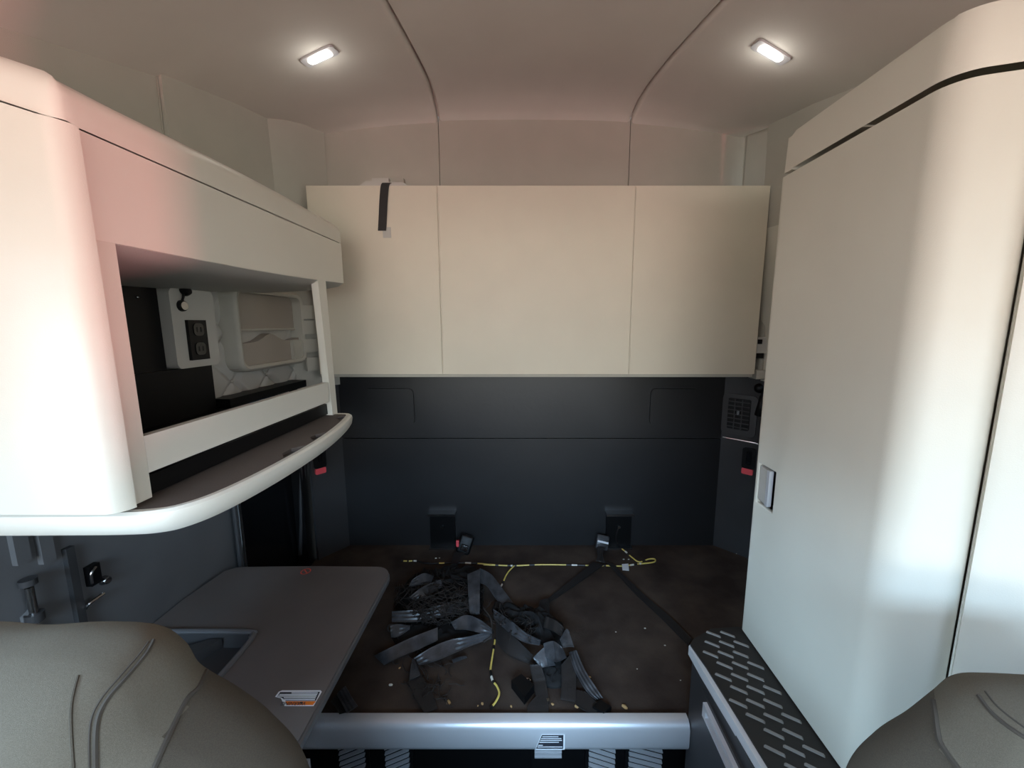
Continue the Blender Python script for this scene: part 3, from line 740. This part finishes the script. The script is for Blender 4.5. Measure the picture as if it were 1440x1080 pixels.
# gooseneck reading lamp
g = thing('reading_lamp', chamfer(1066, 560, RA, RB), 'black gooseneck reading lamp behind wardrobe edge', 'lamp')
q = [chamfer(1074, 548, RA, RB)+Vector((0, -.01, 0)), chamfer(1068, 556, RA, RB)+Vector((-.02, -.06, 0)), chamfer(1062, 566, RA, RB)+Vector((-.02, -.08, 0)), chamfer(1056, 578, RA, RB)+Vector((-.01, -.08, 0))]
bm = bmesh.new(); tube(bm, cr(q, 6), .014, 10, taper=lambda t: .8+.5*t); fin(bm, 'lamp_head', 'black_plastic', g, smooth='auto')
bm = bmesh.new(); bmesh.ops.create_uvsphere(bm, u_segments=14, v_segments=8, radius=.022, matrix=Matrix.Translation(chamfer(1064, 545, RA, RB)+Vector((0, -.02, 0)))); fin(bm, 'lamp_base', 'black_plastic', g, smooth=True)
# door hardware low on the left
dl = thing('door_latch', (-1.06, .84, 1.0), 'metal door latch with striker on dark side panel', 'latch')
c = pX(130, 805, -1.055)
box('latch_body', (c.x-.02, c.y-.012, c.z-.03), (c.x+.008, c.y+.012, c.z+.02), 'black_plastic', dl, bevel=.005)
tubeo('latch_claw', cr([c+Vector((.014, -.016, -.018)), c+Vector((.016, -.016, .008)), c+Vector((.016, -.004, .018))], 5), .0028, 'steel', dl)
e = pX(149, 816, -1.05)
bm = bmesh.new(); bmesh.ops.create_cone(bm, segments=14, radius1=.012, radius2=.009, depth=.014, cap_ends=True, matrix=Matrix.Translation(e) @ Matrix.Rotation(math.pi/2, 4, 'Y')); fin(bm, 'latch_bolt', 'steel', dl, bevel=.002)
e = pX(131, 843, -1.05); tubeo('striker', cr([e+Vector((0, -.018, -.010)), e+Vector((.006, -.014, .0)), e+Vector((.008, .018, .003))], 4), .004, 'steel', dl)
gs = thing('gas_strut', (-1.05, .72, .98), 'bright metal strut rod with dark collars on side panel', 'strut')
a, b = pX(41, 826, -1.045), pX(48, 862, -1.045)
tubeo('strut_rod', [a, b], .007, 'steel', gs, n=12)
tubeo('collar', [a+(a-b)*.10, a+(a-b)*.32], .014, 'dark_panel', gs, n=14); tubeo('collar', [b, b+(b-a)*.3], .015, 'dark_panel', gs, n=14)
tubeo('end_ring', [b+(b-a)*.3, b+(b-a)*.36], .011, 'steel', gs, n=12)
box('side_rib', (-1.066, .845, .75), (-1.050, .862, 1.09), 'dark_panel', wl, bevel=.005)
prism('side_boss', [(.76, .80), (.775, .80), (.775, 1.0), (.755, .99)], 0, -1.066, -1.05, 'door_panel', wl, bevel=.004)
for px_ in (26, 62): p = pX(px_, 760, -1.055); box('side_rib', (-1.066, p.y-.012, p.z-.05), (-1.05, p.y+.012, 1.26), 'door_panel', wl, bevel=.005)

# ================================================================== RESTRAINT NET PILE
rn = thing('restraint_net', (-.1, 1.3, ZB), 'tangled bunk restraint net of grey webbing and black cord on board', 'safety net')
def C1(x, y): return (420+x/4, 740+y/4)
def C2(x, y): return (680+x/3.789, 740+y/3.789)
def ribbon(name, A, B, ha, hb, m, parent, ribs=1, cv=C1, wav=.0):
    """two pixel edges with heights above the board -> webbing strip."""
    n = max(len(A), len(B))
    def res(L):
        L = [Vector(p) for p in L]
        if len(L) == 2: L = [L[0], (L[0]+L[1])/2, L[1]]
        c = cr([(p.x, p.y, 0) for p in L], 12); k = 20
        return [c[int(round(i*(len(c)-1)/k))] for i in range(k+1)]
    a, b = res(A), res(B); k = len(a)-1
    def h(H, t):
        if not isinstance(H, (list, tuple)): return H
        s = t*(len(H)-1); i = min(int(s), len(H)-2); f = s-i; return H[i]+(H[i+1]-H[i])*f
    rows = []; w = 6
    for j in range(w+1):
        v = j/w; r = []
        for i in range(k+1):
            t = i/k; p = a[i]*(1-v)+b[i]*v; px, py = cv(p.x, p.y)
            hh = h(ha, t)*(1-v)+h(hb, t)*v+.004*math.sin(t*9+len(A)*2+A[0][0])*wav
            if ribs and j in (1, 3, 5): hh -= .0016
            r.append(pZ(px, py, ZB+hh+.003))
        rows.append(r)
    return grid(name, rows, m, parent, thick=.0018)
# dark crumpled body of the pile
def heap(name, cpts, hgt, m, parent, seed=1, n=36, rings=7):
    rnd = random.Random(seed)
    o = [pZ(*p, ZB) for p in cpts]; o = cr(o, 5, closed=True); c = sum(o, Vector())/len(o)
    bm = bmesh.new(); V = []
    for j in range(rings):
        t = j/rings; row = []
        for i, p in enumerate(o):
            z = hgt*math.sin(t*math.pi/2)**.8
            q = c+(p-c)*(1-t**1.6); q.z = ZB+z*(1+.35*math.sin(i*1.3+j*2.1+seed))*(.6+.6*rnd.random()) + (0 if j else -.002)
            if j == 0: q.z = ZB
            row.append(bm.verts.new(q))
        V.append(row)
    k = len(o)
    for a, b in zip(V, V[1:]):
        for i in range(k): bm.faces.new((a[i], a[(i+1) % k], b[(i+1) % k], b[i]))
    bm.faces.new(V[-1]); bm.faces.new(V[0][::-1])
    return fin(bm, name, m, parent, smooth=True)
heap('crumpled_fabric', [C1(*p) for p in ((540, 460), (600, 330), (700, 270), (860, 250), (1000, 250), (1030, 330), (1030, 470), (960, 500), (800, 530), (560, 540))], .06, 'net_black', rn, 2)
heap('crumpled_fabric', [C1(*p) for p in ((520, 560), (700, 540), (900, 520), (1070, 560), (1080, 620), (900, 660), (700, 680), (560, 680))], .022, 'net_black', rn, 3)
heap('crumpled_fabric', [C2(*p) for p in ((60, 420), (200, 450), (330, 470), (430, 540), (420, 640), (330, 640), (180, 560), (60, 480))], .045, 'net_black', rn, 5)
heap('crumpled_fabric', [C2(*p) for p in ((260, 740), (400, 700), (500, 700), (500, 800), (420, 860), (320, 850))], .02, 'net_black', rn, 6)
G, D = 'strap_grey', 'strap_dark'
ribbon('webbing_strap', [(525, 478), (650, 470), (760, 455), (850, 425), (960, 400)], [(525, 540), (650, 540), (750, 525), (850, 500), (960, 455)], .06, .035, G, rn, 1, wav=.6)
ribbon('webbing_strap', [(950, 270), (955, 400), (965, 497)], [(1020, 240), (1018, 380), (1018, 497)], (.10, .085, .05), (.10, .085, .05), G, rn)
ribbon('webbing_strap', [(1018, 236), (1080, 270), (1130, 330), (1225, 455)], [(1020, 320), (1060, 340), (1110, 410), (1190, 485)], (.10, .06, .03, .015), (.07, .05, .02, .01), G, rn)
ribbon('webbing_strap', [(1095, 465), (1200, 535), (1280, 600), (1362, 640)], [(1100, 525), (1180, 595), (1260, 650), (1355, 672)], .055, .035, G, rn, wav=1)
ribbon('webbing_strap', [(1110, 530), (1200, 610), (1320, 725)], [(1110, 655), (1180, 725), (1295, 775)], .03, .006, 'strap_dark', rn, wav=.5)
ribbon('webbing_strap', [(425, 728), (520, 680), (650, 620), (782, 570)], [(482, 782), (560, 742), (680, 692), (782, 642)], (.008, .03, .04, .045), (.004, .01, .02, .03), G, rn, wav=1)
ribbon('webbing_strap', [(645, 742), (750, 680), (850, 640), (960, 618), (1070, 590)], [(680, 782), (760, 762), (860, 722), (960, 677), (1090, 632)], (.02, .035, .04, .045, .05), (.006, .015, .018, .02, .03), G, rn, 1)
ribbon('webbing_strap', [(855, 540), (940, 500), (1020, 525), (1088, 575)], [(880, 582), (950, 585), (1030, 602), (1088, 605)], .07, .05, G, rn, wav=1)
ribbon('webbing_strap', [(640, 748), (620, 870), (655, 965), (712, 1055)], [(660, 748), (692, 840), (745, 920), (782, 1022)], (.02, .02, .012, .006), (.02, .012, .008, .004), D, rn)
ribbon('webbing_strap', [(640, 748), (628, 800), (622, 870)], [(655, 760), (672, 800), (684, 838)], .024, .020, G, rn)
ribbon('webbing_strap', [(515, 560), (560, 550), (628, 558)], [(520, 625), (560, 622), (622, 582)], .03, .01, G, rn)
ribbon('webbing_strap', [(640, 300), (700, 265), (760, 280)], [(620, 340), (690, 330), (740, 330)], .085, .07, G, rn, wav=1)
ribbon('webbing_strap', [(620, 400), (700, 340), (800, 300)], [(660, 420), (730, 390), (810, 340)], .085, .075, G, rn, wav=1)
ribbon('webbing_strap', [(860, 750), (900, 735), (940, 728)], [(870, 768), (905, 757), (948, 740)], .012, .005, G, rn)
ribbon('webbing_strap', [(215, 940), (245, 1000), (272, 1050)], [(262, 898), (300, 965), (332, 1010)], .03, .035, G, rn, 1)
ribbon('webbing_strap', [(180, 985), (210, 1020), (230, 1055)], [(212, 950), (245, 1000), (270, 1045)], .018, .024, D, rn)
k2 = dict(cv=C2)
ribbon('webbing_strap', [(245, 738), (262, 830), (280, 912)], [(305, 735), (330, 820), (345, 905)], (.03, .012, .006), (.03, .012, .006), 'strap_dark', rn, **k2)
ribbon('webbing_strap', [(280, 905), (235, 960), (242, 1012)], [(345, 900), (345, 950), (350, 1018)], (.01, .008, .004), (.01, .008, .004), 'strap_dark', rn, **k2)
ribbon('webbing_strap', [(412, 740), (415, 830), (410, 925)], [(482, 660), (492, 800), (492, 938)], (.03, .016, .006), (.035, .016, .006), D, rn, **k2)
ribbon('webbing_strap', [(455, 672), (492, 780), (552, 882), (602, 925)], [(495, 660), (540, 765), (602, 862), (636, 915)], (.035, .025, .012, .005), (.035, .028, .015, .005), G, rn, 1, **k2)
ribbon('webbing_strap', [(495, 870), (490, 945), (580, 1002)], [(540, 880), (600, 935), (640, 965)], .008, .008, D, rn, **k2)
ribbon('webbing_strap', [(318, 625), (372, 612), (420, 645)], [(330, 695), (385, 722), (445, 700)], (.06, .075, .06), (.045, .06, .04), G, rn, **k2)
ribbon('webbing_strap', [(262, 700), (320, 648), (345, 660)], [(310, 755), (345, 748), (382, 742)], (.045, .055, .05), (.02, .03, .025), G, rn, **k2)
ribbon('webbing_strap', [(408, 602), (440, 548), (455, 560)], [(425, 645), (455, 640), (482, 642)], .07, .06, G, rn, **k2)
ribbon('webbing_strap', [(330, 480), (380, 500), (430, 540)], [(320, 540), (370, 560), (420, 590)], .06, .05, D, rn, wav=1, **k2)
ribbon('webbing_strap', [(300, 395), (345, 390), (350, 480)], [(290, 440), (300, 440), (330, 475)], (.02, .03, .05), (.015, .02, .04), D, rn, **k2)
def puck(name, pl, h0, h1, m, parent, cv=C2, bevel=.004):
    pts = [pZ(*cv(*p), ZB) for p in pl]; return prism(name, [(p.x, p.y) for p in pts], 2, ZB+h0, ZB+h1, m, parent, bevel=bevel)
puck('buckle', [(148, 865), (202, 832), (270, 890), (218, 955)], .002, .03, 'black_plastic', rn)
puck('buckle_button', [(182, 838), (196, 832), (190, 826), (178, 832)], .002, .012, 'red_tag', rn, bevel=0)
puck('adjuster', [(580, 985), (620, 948), (680, 985), (640, 1018)], .002, .016, 'black_plastic', rn)
puck('adjuster', [(335, 935), (350, 930), (352, 950), (338, 952)], .002, .012, 'steel', rn, bevel=.002)
e = pZ(*C2(235, 825), ZB+.012)
bm = bmesh.new(); ring_ = [e+Vector((.009*math.cos(i*math.pi/6), .009*math.sin(i*math.pi/6), 0)) for i in range(13)]; tube(bm, ring_, .003, 6); fin(bm, 'ring', 'steel', rn, smooth=True)
e = pZ(*C1(520, 572), ZB+.02)
bm = bmesh.new(); ring_ = [e+Vector((.012*math.cos(i*math.pi/6), .003*math.sin(i*math.pi/6), .012*math.sin(i*math.pi/6))) for i in range(13)]; tube(bm, ring_, .003, 6); fin(bm, 'ring', 'cord', rn, smooth=True)
tubeo('edge_cord', [p for p in cr([pZ(*C1(*q), ZB+h) for q, h in (((1040, 460), .07), ((1080, 520), .065), ((1085, 580), .05), ((1080, 620), .04), ((1040, 650), .03))], 6)], .0035, 'cord', rn)
# tangled netting cords (uncountable)
bm = bmesh.new(); rnd = random.Random(11)
dome_c = pZ(*C1(790, 400), ZB)
def dome(u, v):   # point on the heap surface in crop px
    x = 790+250*u; y = 400+160*v
    r2 = u*u+v*v; h = .012+.075*max(0, 1-r2)**.6
    return pZ(*C1(x, y), ZB+h+rnd.uniform(-.004, .012))
for q in range(230):
    a = rnd.uniform(0, 6.28); u, v = math.sqrt(rnd.random())*math.cos(a), math.sqrt(rnd.random())*math.sin(a)
    th = rnd.choice((0, math.pi/2))+rnd.gauss(0, .5); pts = []
    for s in range(6):
        pts.append(dome(max(-1, min(1, u)), max(-1, min(1, v)))); th += rnd.gauss(0, .35); u += .11*math.cos(th); v += .13*math.sin(th)
    tube(bm, cr(pts, 3), rnd.uniform(.0011, .0021), 4, cap=False)
for q in range(60):
    x, y = rnd.uniform(540, 860), rnd.uniform(690, 980); x = 560+(x-540)*.8 if y < 820 else x
    if y > 800 and x < 640: continue
    th = rnd.uniform(0, 6.28); pts = []
    for s in range(5):
        pts.append(pZ(*C1(x, y), ZB+rnd.uniform(.003, .02))); th += rnd.gauss(0, .5); x += 22*math.cos(th); y += 22*math.sin(th)
    tube(bm, cr(pts, 3), .0014, 4, cap=False)
for q in range(50):
    x, y = rnd.uniform(1030, 1330), 0; y = 480+(x-1030)*.3+rnd.uniform(-40, 50); th = rnd.uniform(0, 6.28); pts = []
    for s in range(5):
        pts.append(pZ(*C1(x, y), ZB+rnd.uniform(.03, .06))); th += rnd.gauss(0, .5); x += 18*math.cos(th); y += 18*math.sin(th)
    tube(bm, cr(pts, 3), .0014, 4, cap=False)
nc = fin(bm, 'netting', 'cord', rn, smooth=True); nc['kind'] = 'stuff'
# tether strap with striped buckle loop (right)
ts = thing('tether_strap', pZ(845, 790, ZB), 'black tether strap with striped buckle loop stretched across bunk board', 'strap')
ribbon('strap_leg', [(582, 190), (480, 275), (350, 378), (300, 425)], [(640, 205), (520, 290), (400, 372), (350, 400)], (.012, .006, .006, .02), (.012, .006, .006, .02), D, ts, **k2)
ribbon('strap_leg', [(655, 190), (800, 350), (950, 492), (1088, 632)], [(690, 200), (850, 358), (990, 478), (1112, 600)], (.012, .005, .005, .005), (.012, .005, .005, .005), D, ts, **k2)
b0 = pY(846, 775, 1.80); 
ribbon('strap_neck', [(600, 110), (605, 150), (600, 185)], [(655, 110), (635, 150), (650, 195)], (.05, .03, .014), (.05, .03, .014), D, ts, **k2)
pb = pZ(*C2(632, 85), ZB+.055)
bm = bmesh.new(); bx(bm, (-.030, -.012, -.034), (.030, .012, .034)); bmesh.ops.transform(bm, matrix=Matrix.Translation(pb) @ Matrix.Rotation(.25, 4, 'Y') @ Matrix.Rotation(-.5, 4, 'X'), verts=bm.verts); fin(bm, 'buckle', 'strap_grey', ts, bevel=.006)
for i in range(3):
    bm = bmesh.new(); bx(bm, (-.027, -.0145, -.022+i*.018), (.027, -.0115, -.013+i*.018)); bmesh.ops.transform(bm, matrix=Matrix.Translation(pb) @ Matrix.Rotation(.25, 4, 'Y') @ Matrix.Rotation(-.5, 4, 'X'), verts=bm.verts); fin(bm, 'buckle_stripe', 'label_white' if i == 1 else 'dark_panel', ts)
# red-button buckle (left)
rb = thing('seat_buckle', pZ(655, 772, ZB), 'black belt buckle with red button lying against the back wall', 'buckle')
p0 = pZ(654, 765, ZB+.045)
bm = bmesh.new(); bx(bm, (-.035, -.02, -.045), (.035, .02, .045)); bmesh.ops.transform(bm, matrix=Matrix.Translation(p0) @ Matrix.Rotation(.35, 4, 'Y') @ Matrix.Rotation(-.4, 4, 'X'), verts=bm.verts); fin(bm, 'buckle_body', 'black_plastic', rb, bevel=.012, seg=3)
bm = bmesh.new(); bx(bm, (-.040, -.012, .0), (-.026, -.028, .03)); bmesh.ops.transform(bm, matrix=Matrix.Translation(p0), verts=bm.verts); fin(bm, 'red_button', 'red_tag', rb, bevel=.003)
bm = bmesh.new(); bx(bm, (-.016, -.026, -.018), (.018, -.036, .012)); bmesh.ops.transform(bm, matrix=Matrix.Translation(p0) @ Matrix.Rotation(.35, 4, 'Y'), verts=bm.verts); fin(bm, 'buckle_tongue', 'steel', rb, bevel=.003)
ribbon('buckle_strap', [(895, 130), (870, 160), (855, 215), (830, 260)], [(960, 140), (920, 165), (900, 205), (880, 235)], (.02, .012, .012, .05), (.02, .012, .012, .05), D, rb)
# ================================================================== WIRING HARNESS
wh = thing('wiring_harness', pZ(740, 795, ZB), 'yellow wiring harness bound with black and white tape on board', 'wire')
def wire(pts, colors, r=.0032, cv=None, lift=.005):
    P = [pZ(*(cv(*p) if cv else p), ZB+lift) for p in pts]; c = cr(P, 10); n = len(c)-1
    for (t0, t1, m) in colors:
        seg = c[int(t0*n):int(t1*n)+1]
        if len(seg) > 1: tubeo({'yellow': 'wire_run', 'black_tape': 'black_tape', 'white_tape': 'white_tape'}[m], seg, r*(1.25 if m != 'yellow' else 1), m, wh, n=6)
Yw, K, Wt = 'yellow', 'black_tape', 'white_tape'
wire([(0, 205), (80, 208), (165, 210), (300, 205), (440, 206), (580, 210), (660, 210), (740, 212), (830, 200)],
     [(0, .10, Yw), (.10, .13, K), (.13, .2, Yw), (.2, .225, K), (.225, .245, Wt), (.245, .265, K), (.265, .33, Yw), (.33, .355, K), (.355, .50, Yw), (.5, .53, K), (.53, .555, Wt), (.555, .59, K), (.59, .62, Yw), (.62, .70, K), (.70, .72, Yw), (.72, .74, K), (.74, .80, Yw), (.80, .83, K), (.83, .93, Yw), (.93, .96, Wt), (.96, .98, K), (.98, 1, Yw)], cv=C2)
wire([(575, 195), (620, 196), (660, 195), (715, 208), (790, 208), (870, 206), (980, 208), (1060, 214), (1130, 219)],
     [(0, .04, K), (.05, .10, Yw), (.10, .13, K), (.13, .19, Yw), (.19, .22, K), (.22, .27, Wt), (.27, .5, K), (.5, .55, Yw), (.55, .70, K), (.70, .74, Wt), (.74, .79, K), (.79, 1, Yw)], cv=C1)
wire([(1215, 220), (1185, 250), (1165, 280), (1152, 310), (1140, 335)], [(0, .75, Yw), (.75, .9, K), (.9, 1, Wt)], cv=C1)
wire([(1104, 640), (1095, 700), (1082, 780), (1080, 820), (1092, 870), (1115, 900), (1128, 940), (1110, 985), (1078, 1025)], [(0, .08, Yw), (.08, .12, K), (.12, .36, Yw), (.36, .44, K), (.44, .5, Wt), (.5, .56, K), (.56, .96, Yw), (.96, 1, K)], cv=C1)
wire([(710, 100), (750, 130), (790, 165), (830, 190), (880, 175), (912, 175), (910, 190), (860, 198), (830, 200)], [(0, .08, K), (.08, .14, Yw), (.14, .18, Wt), (.18, .22, K), (.22, .42, Yw), (.42, .46, K), (.46, .95, Yw), (.95, 1, Wt)], cv=C2)
decal_quad('wire_tag', [pZ(*C2(*p), ZB+.011) for p in ((740, 235), (775, 238), (772, 200), (737, 203))], 'label_white', wh, th=.001)
tubeo('wire_run', cr([pZ(*C2(710, 100), ZB+.005), pY(*C2(705, 60), 1.86), pY(*C2(716, 15), 1.86)], 6), .003, 'black_tape', wh)
# ================================================================== DEBRIS
rnd = random.Random(5)
for i, (x, y, s, kind) in enumerate(((631, 989, 4, 'chip'), (678, 990, 2.5, 'chip'), (672, 993, 1.5, 'chip'), (828.5, 953, 3, 'chip'), (811, 994, 4, 'chip'), (879, 995.5, 4.5, 'chip'), (777, 991, 2.5, 'chip'), (719, 994, 2, 'chip'), (562, 940, 2.2, 'chip'), (641, 894, 2, 'chip'))):
    p = pZ(x, y, ZB); r = s/560*(p-CAM).length*.8
    bm = bmesh.new(); bmesh.ops.create_icosphere(bm, subdivisions=1, radius=r)
    for v in bm.verts: v.co = Vector((v.co.x*rnd.uniform(.8, 1.3), v.co.y*rnd.uniform(.5, .9), (v.co.z)*.35+r*.3))
    bmesh.ops.transform(bm, matrix=Matrix.Translation(p) @ Matrix.Rotation(rnd.uniform(0, 3), 4, 'Z'), verts=bm.verts)
    props(fin(bm, 'wood_chip', 'chip', None, base=p), 'small tan wood chip lying on the dark bunk board', 'debris', 'wood chips on the bunk board')
for i, (x, y, s) in enumerate(((549.5, 964, 3.4), (526, 838, 1.6), (907, 884, 1.8), (866, 889, 1.3), (935, 908, 1.6), (896, 941, 1.2), (1036, 779, 1.2), (613, 785.5, 2), (618, 785, 1.5), (877, 787, 1.8), (884, 787, 1.6), (957, 957, 1.2))):
    p = pZ(x, y, ZB); r = s/560*(p-CAM).length*.7
    bm = bmesh.new(); bmesh.ops.create_icosphere(bm, subdivisions=1, radius=r)
    for v in bm.verts: v.co = Vector((v.co.x*1.1, v.co.y*.6, v.co.z*.5+r*.4))
    bmesh.ops.transform(bm, matrix=Matrix.Translation(p), verts=bm.verts)
    props(fin(bm, 'grit_speck', 'grit', None, base=p), 'tiny white speck of grit on the dark bunk board', 'debris', 'white specks on the bunk board')

# ================================================================== SEATS
from mathutils.bvhtree import BVHTree
def build_seat(name, label, cx, half, ym, lean, zlo, ztop, regions, seams, mats):
    half = [(x, z-.022) for x, z in half]; ztop -= .022
    """front seat: outline (aisle half, mirrored) puffed into a cushion; regions split the surface at pixel lines."""
    o = thing(name, (cx, .2, 0), label, 'seat', 'front seats')
    O = [Vector((p.x, p.y)) for p in cr([(x, z, 0) for x, z in half+mirror(half, cx)[1:-1]], 10, closed=True)]
    O = [p.lerp(q, t) for p, q in zip(O, O[1:]+O[:1]) for t in (0, .25, .5, .75)]; k = len(O); rings = []
    fr = [0, .006, .014, .024]+[.036+.010*i for i in range(94)]
    def pt(p, f, side):
        sp = Vector((cx+(p.x-cx)*.05, max(zlo+.12, min(ztop-.13, p.y)))); q = p.lerp(sp, f)
        d = (q-p).length; g = min(1, d/.085); th = .075*math.sqrt(max(0, 1-(1-g)**2))
        roll = .02*math.exp(-((q.y-ztop+.05)/.05)**2)
        return Vector((q.x, ym+side*(th+(roll if side < 0 else 0)*(1 if f > 0 else 0))+lean*(q.y-1.0), q.y))
    bmA = bmesh.new(); allp = []
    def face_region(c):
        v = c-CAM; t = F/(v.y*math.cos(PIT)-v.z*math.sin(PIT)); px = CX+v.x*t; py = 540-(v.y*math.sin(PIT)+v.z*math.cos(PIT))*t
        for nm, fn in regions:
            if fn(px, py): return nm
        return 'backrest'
    groups = {}
    P = {}
    for side in (-1, 1):
        for j, f in enumerate(fr):
            for i, p in enumerate(O): P[(side, j, i)] = pt(p, f, side)
    tris = []
    for side in (-1, 1):
        for j in range(len(fr)-1):
            for i in range(k):
                q = [P[(side, j, i)], P[(side, j, (i+1) % k)], P[(side, j+1, (i+1) % k)], P[(side, j+1, i)]]
                c = sum(q, Vector())/4; nm = face_region(c)
                groups.setdefault(nm, []).append(q)
        groups.setdefault('backrest', []).append([P[(side, len(fr)-1, i)] for i in range(k)])
    vs, fs = [], []
    for L_ in groups.values():
        for q in L_: fs.append(list(range(len(vs), len(vs)+len(q)))); vs += q
    bvh = BVHTree.FromPolygons(vs, fs)
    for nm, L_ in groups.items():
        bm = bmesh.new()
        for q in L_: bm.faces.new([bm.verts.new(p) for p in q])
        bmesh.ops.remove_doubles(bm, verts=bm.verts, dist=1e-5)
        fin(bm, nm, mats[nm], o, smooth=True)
    for pts, r, m in seams:
        hits = []
        for p in cr([(x, y, 0) for x, y in pts], 6):
            h = bvh.ray_cast(CAM, ray(p.x, p.y).normalized())
            if h[0] is not None: hits.append(h[0]+Vector((0, -r*.2, 0)))
        if len(hits) > 2:
            tubeo('seam', hits, r, m, o, n=6)
    box('seat_cushion', (cx-.26, -.14, .42), (cx+.26, .26, .60), 'seat_fabric_dark', o, bevel=.05, seg=4)
    box('seat_base', (cx-.2, -.08, 0), (cx+.2, .26, .42), 'black_plastic', o, bevel=.01)
    return o
def mirror(pts, cx): return [(2*cx-x, z) for x, z in reversed(pts)]
def below(pts):
    """True to the right of a pixel polyline running downwards."""
    def f(px, py):
        for a, b in zip(pts, pts[1:]):
            if a[1] <= py <= b[1]: return px > a[0]+(b[0]-a[0])*(py-a[1])/(b[1]-a[1])
        return False
    return f
half = [(-.53, 1.306), (-.46, 1.308), (-.40, 1.300), (-.368, 1.277), (-.347, 1.243), (-.30, 1.206), (-.262, 1.17), (-.232, 1.13), (-.215, 1.05), (-.208, .9), (-.215, .65), (-.53, .62)]
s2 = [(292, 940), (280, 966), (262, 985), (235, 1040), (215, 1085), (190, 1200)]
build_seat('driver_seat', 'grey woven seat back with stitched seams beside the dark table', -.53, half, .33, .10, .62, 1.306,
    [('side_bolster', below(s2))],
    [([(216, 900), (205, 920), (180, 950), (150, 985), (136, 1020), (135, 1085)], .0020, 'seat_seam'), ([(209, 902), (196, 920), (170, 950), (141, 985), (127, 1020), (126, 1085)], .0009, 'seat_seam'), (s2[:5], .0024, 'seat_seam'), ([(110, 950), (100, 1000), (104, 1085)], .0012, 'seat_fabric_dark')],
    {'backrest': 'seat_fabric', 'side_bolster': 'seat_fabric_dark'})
half = [(.62, 1.246), (.52, 1.246), (.475, 1.240), (.447, 1.216), (.414, 1.184), (.375, 1.150), (.345, 1.10), (.328, .98), (.325, .8), (.33, .65), (.62, .62)]
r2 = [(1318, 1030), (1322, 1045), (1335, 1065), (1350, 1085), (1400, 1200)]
build_seat('passenger_seat', 'grey woven seat back with stitched seams beside the wardrobe', .62, half, .33, .10, .62, 1.246,
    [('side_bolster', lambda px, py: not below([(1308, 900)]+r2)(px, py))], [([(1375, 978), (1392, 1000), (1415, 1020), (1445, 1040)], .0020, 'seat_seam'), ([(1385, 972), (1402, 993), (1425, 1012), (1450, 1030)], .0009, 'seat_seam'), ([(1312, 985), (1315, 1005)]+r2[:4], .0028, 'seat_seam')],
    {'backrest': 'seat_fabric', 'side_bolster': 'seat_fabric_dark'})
